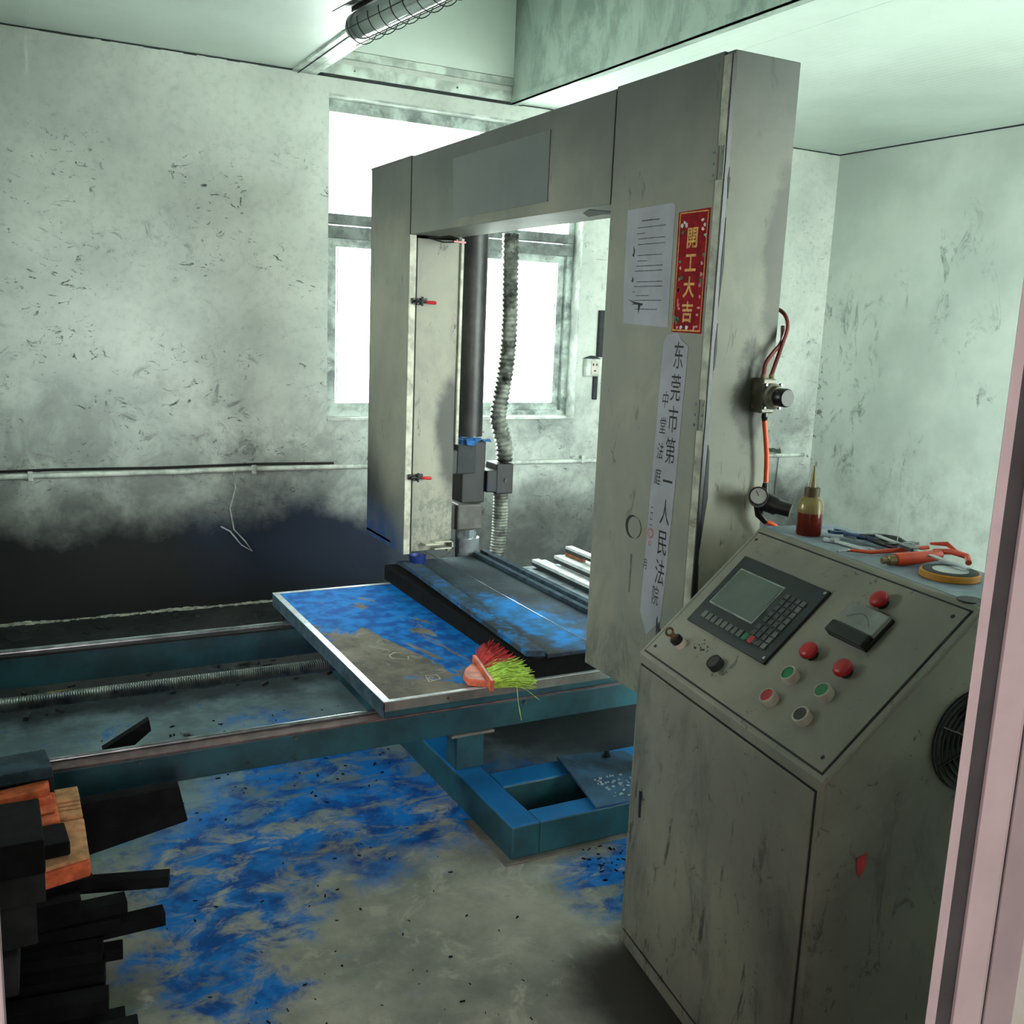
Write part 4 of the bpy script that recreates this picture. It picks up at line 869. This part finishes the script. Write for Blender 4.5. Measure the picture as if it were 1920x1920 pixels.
for o_ in (0, .10):
    B().prism([p+d*o_-s_*.007, p+d*(o_+.012)-s_*.007, p+d*(o_+.004)-s_*.045], (0, 0, .003)).prism([p+d*o_+s_*.007, p+d*(o_+.010)+s_*.007, p+d*(o_+.002)+s_*.024], (0, 0, .003)).mk('jaw', M['steel'], t)
t = thing('orange_cutter', (1.80, 1.52, z0), 'orange plastic utility cutter with a thin curved body in the tool heap', 'cutter')
B().tube([(1.735, 1.600, z0+.004), (1.77, 1.57, z0+.004), (1.83, 1.545, z0+.010), (1.90, 1.525, z0+.016)], [.006, .008, .009, .008], 8, scale2=.6).mk('body', M['orange'], t, smooth=True)
B().box(1.70, 1.60, z0, 1.738, 1.606, z0+.004).mk('blade', M['chrome'], t)
t = thing('orange_fitting', (1.76, 1.48, z0), 'orange ribbed hose fitting with a brass end, in front of the caliper', 'fitting')
B().tube([(1.742, 1.478, z0+.010), (1.76, 1.475, z0+.010), (1.80, 1.463, z0+.013), (1.86, 1.46, z0+.016)], [.013, .015, .014, .012], 12).mk('sleeve', M['orange'], t, smooth=True)
B().tube([(1.712, 1.487, z0+.007), (1.725, 1.483, z0+.008), (1.726, 1.483, z0+.008), (1.743, 1.478, z0+.009)], [.007, .007, .011, .011], 10).mk('nut', M['brass'], t)
t = thing('orange_clip', (1.90, 1.46, z0), 'orange spring clip at the far end of the tool heap', 'clip')
B().tube([(1.89, 1.50, z0+.012), (1.90, 1.46, z0+.020), (1.90, 1.42, z0+.018), (1.88, 1.40, z0+.010)], .007, 8).tube([(1.90, 1.52, z0+.026), (1.92, 1.49, z0+.03), (1.915, 1.46, z0+.02)], [.003, .006, .003], 6).mk('body', M['orange'], t, smooth=True)
t = thing('tape_roll', (1.76, 1.355, CT), 'flat roll of yellow tape lying on the console top beside the door frame', 'tape')
B().lathe((1.775, 1.362, CT+.0015), [(.058, 0), (.060, .002), (.060, .013), (.058, .015), (.040, .015)], 36).mk('roll', M['tape'], t, smooth=True)
B().lathe((1.775, 1.362, CT+.0166), [(.055, 0), (.055, .001)], 30).mk('roll_top', M['darkside'], t)
B().lathe((1.775, 1.362, CT+.0176), [(.036, 0), (.036, .001)], 24).mk('core', M['whitestrip'], t)
t = B().tube([(1.872, 1.59, CT+.003), (1.872, 1.588, CT+.03), (1.878, 1.592, CT+.082)], [.0015, .0012, .0008], 5).mk('cable_tie', M['pvc'], label='thin white cable tie standing upright in the tool heap', cat='cable tie')
t = B().tube([(1.90, 1.72, z0+.002), (1.915, 1.68, z0+.010), (1.91, 1.62, z0+.016), (1.90, 1.585, z0+.01)], .006, 6).mk('black_strap', M['black'], label='short black strap behind the wrenches on the console top', cat='strap', smooth=True)

# ------------------------------------------------------------------ pneumatics on the near leg
YS = 2.045
t = thing('filter_regulator', (1.83, YS-.03, 1.40), 'upper cast air regulator with black knob on the side of the near gantry leg', 'regulator')
B().box(1.795, YS-.045, 1.395, 1.838, YS, 1.485).mk('body', M['aluminium'], t, .004)
B().lathe((1.822, YS-.045, 1.440), [(.034, 0), (.034, -.012), (.028, -.016), (.026, -.03)], 20, (0, 1, 0)).mk('bonnet', M['aluminium'], t, smooth=True)
B().lathe((1.822, YS-.075, 1.440), [(.022, 0), (.024, -.006), (.024, -.03), (.021, -.034)], 20, (0, 1, 0)).mk('knob', M['black'], t, smooth=True, label='black adjusting knob')
for dx, dz in ((-.026, .03), (.024, .03), (-.026, -.03), (.024, -.03)): B().lathe((1.822+dx, YS-.050, 1.44+dz), [(.004, 0), (.004, -.008)], 8, (0, 1, 0)).mk('screw', M['steel'], t)
for x_ in (1.806, 1.833): B().lathe((x_, YS-.03, 1.484), [(.007, 0), (.007, .012)], 8).mk('fitting', M['brass'], t)
B().lathe((1.822, YS-.03, 1.395), [(.008, 0), (.009, -.010), (.006, -.022)], 10).mk('lower_fitting', M['black'], t)
t = thing('upper_air_line', (1.85, YS-.03, 1.50), 'dark red air line looping up from the upper regulator to behind the leg', 'air line')
B().tube(resample([(1.806, YS-.03, 1.494), (1.810, YS-.03, 1.525), (1.835, YS-.03, 1.555), (1.866, YS-.02, 1.580), (1.884, YS-.0, 1.62)], .01), .0055, 8).mk('left_branch', M['airlinedark'], t, smooth=True)
B().tube(resample([(1.833, YS-.03, 1.494), (1.845, YS-.03, 1.53), (1.862, YS-.03, 1.58), (1.882, YS-.02, 1.62), (1.886, YS-.0, 1.652), (1.872, YS+.03, 1.665), (1.872, YS+.06, 1.62)], .01), .0055, 8).mk('loop', M['airlinedark'], t, smooth=True)
t = B().tube(resample([(1.822, YS-.03, 1.375), (1.832, YS-.03, 1.33), (1.842, YS-.03, 1.27), (1.846, YS-.03, 1.21)], .01), .0068, 10).mk('orange_air_line', M['airline'], smooth=True, label='bright orange air line joining the upper regulator to the pressure gauge unit', cat='air line')
t = thing('gauge_regulator', (1.83, YS-.04, 1.14), 'black air regulator with a round white-faced pressure gauge, below the orange line', 'regulator')
B().tube([(1.838, YS-.035, 1.165), (1.846, YS-.03, 1.19), (1.846, YS-.03, 1.208)], [.014, .011, .008], 10).mk('inlet_elbow', M['black'], t, smooth=True)
B().tube([(1.815, YS-.035, 1.165), (1.835, YS-.05, 1.160), (1.850, YS-.075, 1.152), (1.853, YS-.08, 1.151), (1.872, YS-.105, 1.145)], [.020, .025, .025, .020, .019], 18).mk('body_knob', M['black'], t, smooth=True)
B().tube([(1.822, YS-.035, 1.150), (1.824, YS-.04, 1.125), (1.845, YS-.045, 1.105)], [.013, .012, .009], 10).mk('outlet_elbow', M['black'], t, smooth=True)
ga, gb = V((1.815, YS-.04, 1.168)), V((1.775, YS-.085, 1.185)); gd = (gb-ga).normalized()
gg = B().tube([ga, gb], .024, 24).mk('gauge_case', plain('grey_gauge_case', (92, 94, 96), .4), t, smooth=True)
B().ring(gb, .0225, .0025, gd, 28, 6).mk('gauge_bezel', M['black'], gg)
B().tube([gb, gb+gd*.001], .021, 24).mk('gauge_dial', M['gaugeface'], gg)
B().bar(gb+gd*.0018, gb+gd*.0018+V((-.004, .006, .013)), .002, .001, gd).mk('gauge_needle', M['black'], gg)
t = B().tube(resample([(1.845, YS-.045, 1.105), (1.868, YS-.055, 1.095), (1.885, YS-.06, 1.07), (1.895, YS-.055, 1.03), (1.90, YS-.03, .9), (1.905, YS-.02, .6)], .015), .0068, 10).mk('lower_air_line', M['airline'], smooth=True, label='orange air line curving down from the gauge regulator behind the console', cat='air line')

# ------------------------------------------------------------------ heap of foam offcuts at lower left
def stick(a, b_, z, h, wd, name, mat, label, group=None, cat='foam bar', prof=False):
    a, b_ = V(a+(z-h/2,)), V(b_+(z-h/2,))
    bb = B()
    bb.bar(a, b_, wd, h)
    o = bb.mk(name, mat, None, .002, label=label, cat=cat, group=group)
    return o
G1 = 'black foam bars in the heap by the door'
bars = [((.362, 2.427), (.02, 2.52), .20, .030, .04, 'long black foam bar reaching farthest right, under the orange foam'),
 ((.253, 2.378), (-.2, 2.37), .19, .030, .05, 'black foam bar below the farthest-reaching one, ending in a notched tip'),
 ((.344, 2.401), (.0, 2.398), .12, .035, .045, 'grooved black foam bar with a thin lit top edge, second longest of the heap'),
 ((.237, 2.367), (-.1, 2.385), .155, .035, .05, 'blunt black foam bar lying on the grooved bar'),
 ((.238, 2.339), (-.2, 2.39), .09, .030, .04, 'short black foam bar jutting out alone near mid-heap over the blue floor patch'),
 ((.190, 2.301), (-.2, 2.362), .125, .040, .06, 'black foam bar resting just above the heap\'s thick lower bars'),
 ((.189, 2.249), (-.25, 2.312), .10, .050, .06, 'thick black foam bar with a straight-cut end, lower heap'),
 ((.187, 2.218), (-.25, 2.28), .049, .045, .05, 'thick black foam bar directly under the straight-cut one'),
 ((.188, 2.171), (-.25, 2.229), .09, .040, .05, 'black foam bar in the lower heap with its tip over the bare concrete'),
 ((.218, 2.137), (-.25, 2.165), .050, .040, .05, 'stepped black foam bar near the bottom of the picture'),
 ((.238, 2.074), (-.25, 2.092), .06, .058, .07, 'wide black foam bar lowest in the picture'),
 ((.150, 2.371), (-.2, 2.366), .232, .035, .07, 'broad black foam bar right under the tan foam block'),
 ((.181, 2.433), (-.1, 2.407), .245, .030, .07, 'flat black foam bar wedged behind the broad one, under the tan foam block'),
 ((.155, 2.440), (-.1, 2.435), .155, .05, .06, 'black foam bar deep inside the heap, behind the grooved bar')]
for a, b_, z, h, wd, lb in bars: stick(a, b_, z, h, wd, 'foam_bar', M['blackfoam'], lb, G1)
rr = random.Random(11)
hb = B()
for k in range(22):   # unseen inner layers that carry the bars
    y = rr.uniform(2.22, 2.66); x1 = rr.uniform(-.30, -.26); z = rr.uniform(.02, .20)-.1*max(0, 2.4-y)
    hb.bar((x1, y, max(.02, z)), (x1-.75, y+rr.uniform(-.03, .03), max(.02, z)+rr.uniform(-.01, .01)), .07, .04)
hb.mk('foam_offcut_heap', M['blackfoam'], None, .003, label='mass of small black foam offcuts filling the inside of the heap', cat='offcuts', kind='stuff')
def block(name, mat, label, cat, x0, y0, z0, x1, y1, z1, yw=0, tilt=0, bev=.004, jit=0, grp=None, roll=0):
    c_ = V(((x0+x1)/2, (y0+y1)/2, (z0+z1)/2)); R_ = Matrix.Translation(c_) @ Matrix.Rotation(math.radians(yw), 4, 'Z') @ Matrix.Rotation(math.radians(tilt), 4, 'Y') @ Matrix.Rotation(math.radians(roll), 4, 'X') @ Matrix.Translation(-c_)
    return B(R_).box(x0, y0, z0, x1, y1, z1, jit).mk(name, mat, None, bev, label=label, cat=cat, group=grp)
G2 = 'foam blocks stacked at the left edge'
block('foam_block', M['blackfoam'], 'large black foam block topmost of the stack at the left picture edge', 'foam block', -.55, 2.08, .455, .070, 2.28, .53, 0, 0, grp=G2)
block('foam_block', M['greyfoam'], 'dark grey foam block directly under the top block at the left edge', 'foam block', -.55, 2.10, .385, .072, 2.30, .453, -2, 0, grp=G2)
block('foam_block', M['greyfoam'], 'third dark grey foam block down at the left edge, beside the tan foam', 'foam block', -.55, 2.09, .285, .045, 2.30, .382, 3, 0, grp=G2)
block('foam_block', M['greyfoam'], 'lowest dark grey foam block of the stack at the left edge', 'foam block', -.55, 2.10, .19, .015, 2.30, .282, -3, 0, grp=G2)
block('foam_block', M['blackfoam'], 'black foam block lying on the tan foam block', 'foam block', -.12, 2.225, .404, .124, 2.325, .437, 3, 0, grp=G2)
block('foam_board', M['greyfoam'], 'grey foam board standing upright behind the orange foam pieces', 'foam board', -.55, 2.515, .24, .112, 2.545, .468, 0, 0)
block('foam_board', M['bluegreyfoam'], 'blue-grey foam board laid on top of the heap over the near rail', 'foam board', -.55, 2.475, .470, .106, 2.59, .50, 5, 0)
t = thing('tan_foam_block', (.10, 2.36, .33), 'tan and orange foam block with sliced upper face, sticking out right of the stack', 'foam block')
B().prism([(.035, 2.185, .352), (.165, 2.215, .352), (.170, 2.545, .352), (.02, 2.545, .352)], (0, 0, .040)).mk('front_face_layer', M['orangefoam'], t, .006, seg=3)
B().prism([(.035, 2.190, .392), (.163, 2.220, .392), (.168, 2.40, .392), (.02, 2.40, .392)], (0, 0, .010)).mk('tan_skin', M['tanfoam'], t, .002)
for k, (ya_, yb_, hh) in enumerate(((2.34, 2.395, .004), (2.40, 2.435, .010), (2.44, 2.452, .012), (2.456, 2.468, .014), (2.472, 2.545, .018))):
    B().box(.112, ya_, .390, .166, yb_, .402+hh).mk('sliced_layer', M['tanfoam'], t, .003)
t = thing('orange_foam_piece', (.02, 2.40, .40), 'bright orange foam piece with wavy cut steps between the black blocks', 'foam piece')
B().prism([(-.16, 2.40, .438), (.100, 2.45, .438), (.100, 2.51, .438), (-.16, 2.46, .438)], (0, 0, .030)).mk('upper_step', M['orangefoam'], t, .008, seg=3)
B().prism([(-.10, 2.385, .438), (.104, 2.425, .438), (.104, 2.45, .438), (-.10, 2.41, .438)], (0, 0, .016)).mk('middle_step', M['orangefoam'], t, .006, seg=3)
B().prism([(-.05, 2.355, .438), (.108, 2.385, .438), (.108, 2.43, .438), (-.05, 2.40, .438)], (0, 0, .004)).mk('lower_step', M['orangefoam'], t, .001)
B().prism([(.06, 2.33, .403), (.114, 2.345, .403), (.112, 2.50, .403), (.04, 2.50, .403)], (0, 0, .034)).mk('foot_step', M['orangefoam'], t, .006, seg=3)
# dark sheets
c_ = [(.17, 2.62, .330), (.425, 2.64, .325), (.440, 2.60, .240), (.185, 2.58, .205)]
t = B().add([V(p) for p in c_]+[V(p)+V((0, .03, .008)) for p in c_], [(0, 1, 2, 3), (7, 6, 5, 4), (0, 4, 5, 1), (1, 5, 6, 2), (2, 6, 7, 3), (3, 7, 4, 0)]).mk('black_foam_sheet', M['blackfoam'], None, .003, label='wide black foam sheet jutting out below the near rail, right of the tan foam', cat='foam sheet')
t = B().bar((.05, 2.66, .20), (.36, 2.67, .22), .05, .03).mk('foam_bar', M['blackfoam'], None, .003, label='black foam bar carrying the wide black sheet', cat='foam bar')
t = B().add([(.27, 3.02, .30), (.405, 3.03, .37), (.41, 3.03, .335), (.36, 3.02, .30), (.27, 3.05, .30), (.405, 3.06, .37), (.41, 3.06, .335), (.36, 3.05, .30)], [(0, 1, 2, 3), (7, 6, 5, 4), (0, 4, 5, 1), (1, 5, 6, 2), (2, 6, 7, 3), (3, 7, 4, 0)]).mk('foam_wedge', M['blackfoam'], None, 0, label='thin black foam wedge propped against the near rail from inside the bed', cat='foam scrap')

# ------------------------------------------------------------------ crumbs on floor and bed
def crumbs(n, fx, fy, name, mat, label, z=0, smin=.003, smax=.012, seed=1):
    q = random.Random(seed); b = B()
    for k in range(n):
        x_, y_ = fx(q), fy(q); s_ = q.uniform(smin, smax); a_ = q.uniform(0, 3.14); e = V((math.cos(a_), math.sin(a_), 0))
        b.bar(V((x_, y_, z+s_*.25)), V((x_, y_, z+s_*.25))+e*s_*q.uniform(.8, 2.6), s_*q.uniform(.3, .9), s_*.5)
    b.mk(name, M[mat], None, kind='stuff', label=label, cat='crumbs')
crumbs(110, lambda q: q.uniform(.2, 1.3), lambda q: q.uniform(2.98, 3.85), 'floor_crumbs', 'blackfoam', 'black foam crumbs on the dusty floor between the two rails', smax=.008, seed=2)
crumbs(70, lambda q: q.uniform(.35, 1.25), lambda q: q.uniform(1.75, 2.75), 'floor_debris', 'blackfoam', 'black foam crumbs scattered over the blue-stained concrete in the foreground', smin=.002, smax=.006, seed=3)
crumbs(220, lambda q: q.uniform(.0, 1.7), lambda q: q.uniform(4.1, 5.35), 'dust_litter', 'darkside', 'dark litter on the floor along the foot of the back wall', smax=.03, seed=4)
crumbs(40, lambda q: q.gauss(1.62, .05), lambda q: q.gauss(2.28, .05), 'blue_litter', 'blackfoam', 'black bits on the blue powder in front of the base beam', smax=.007, seed=5)
t = B().tube([(.10, 4.28, .01), (.19, 4.36, .012), (.28, 4.38, .01)], [.002, .008, .003], 6, scale2=.4).mk('yellow_scrap', plain('olive_scrap', (110, 104, 40), .7), label='olive yellow strip scrap on the dark floor behind the far rail', cat='scrap')
b = B(); q = random.Random(8)
for cx, cy, rx, ry in ((.47, 3.55, .10, .05), (.66, 3.58, .05, .12)):
    for k in range(70): 
        x_, y_ = q.gauss(cx, rx*.5), q.gauss(cy, ry*.5); b.box(x_-.012, y_-.007, 0, x_+.012, y_+.007, q.uniform(.002, .010), .003)
b.mk('sawdust_patch', plain('wood_dust', (96, 92, 78), .9, scale=40, dirt=(150, 146, 130), dthr=.6), None, kind='stuff', label='two patches of brown wood dust on the floor between the rails', cat='dust')
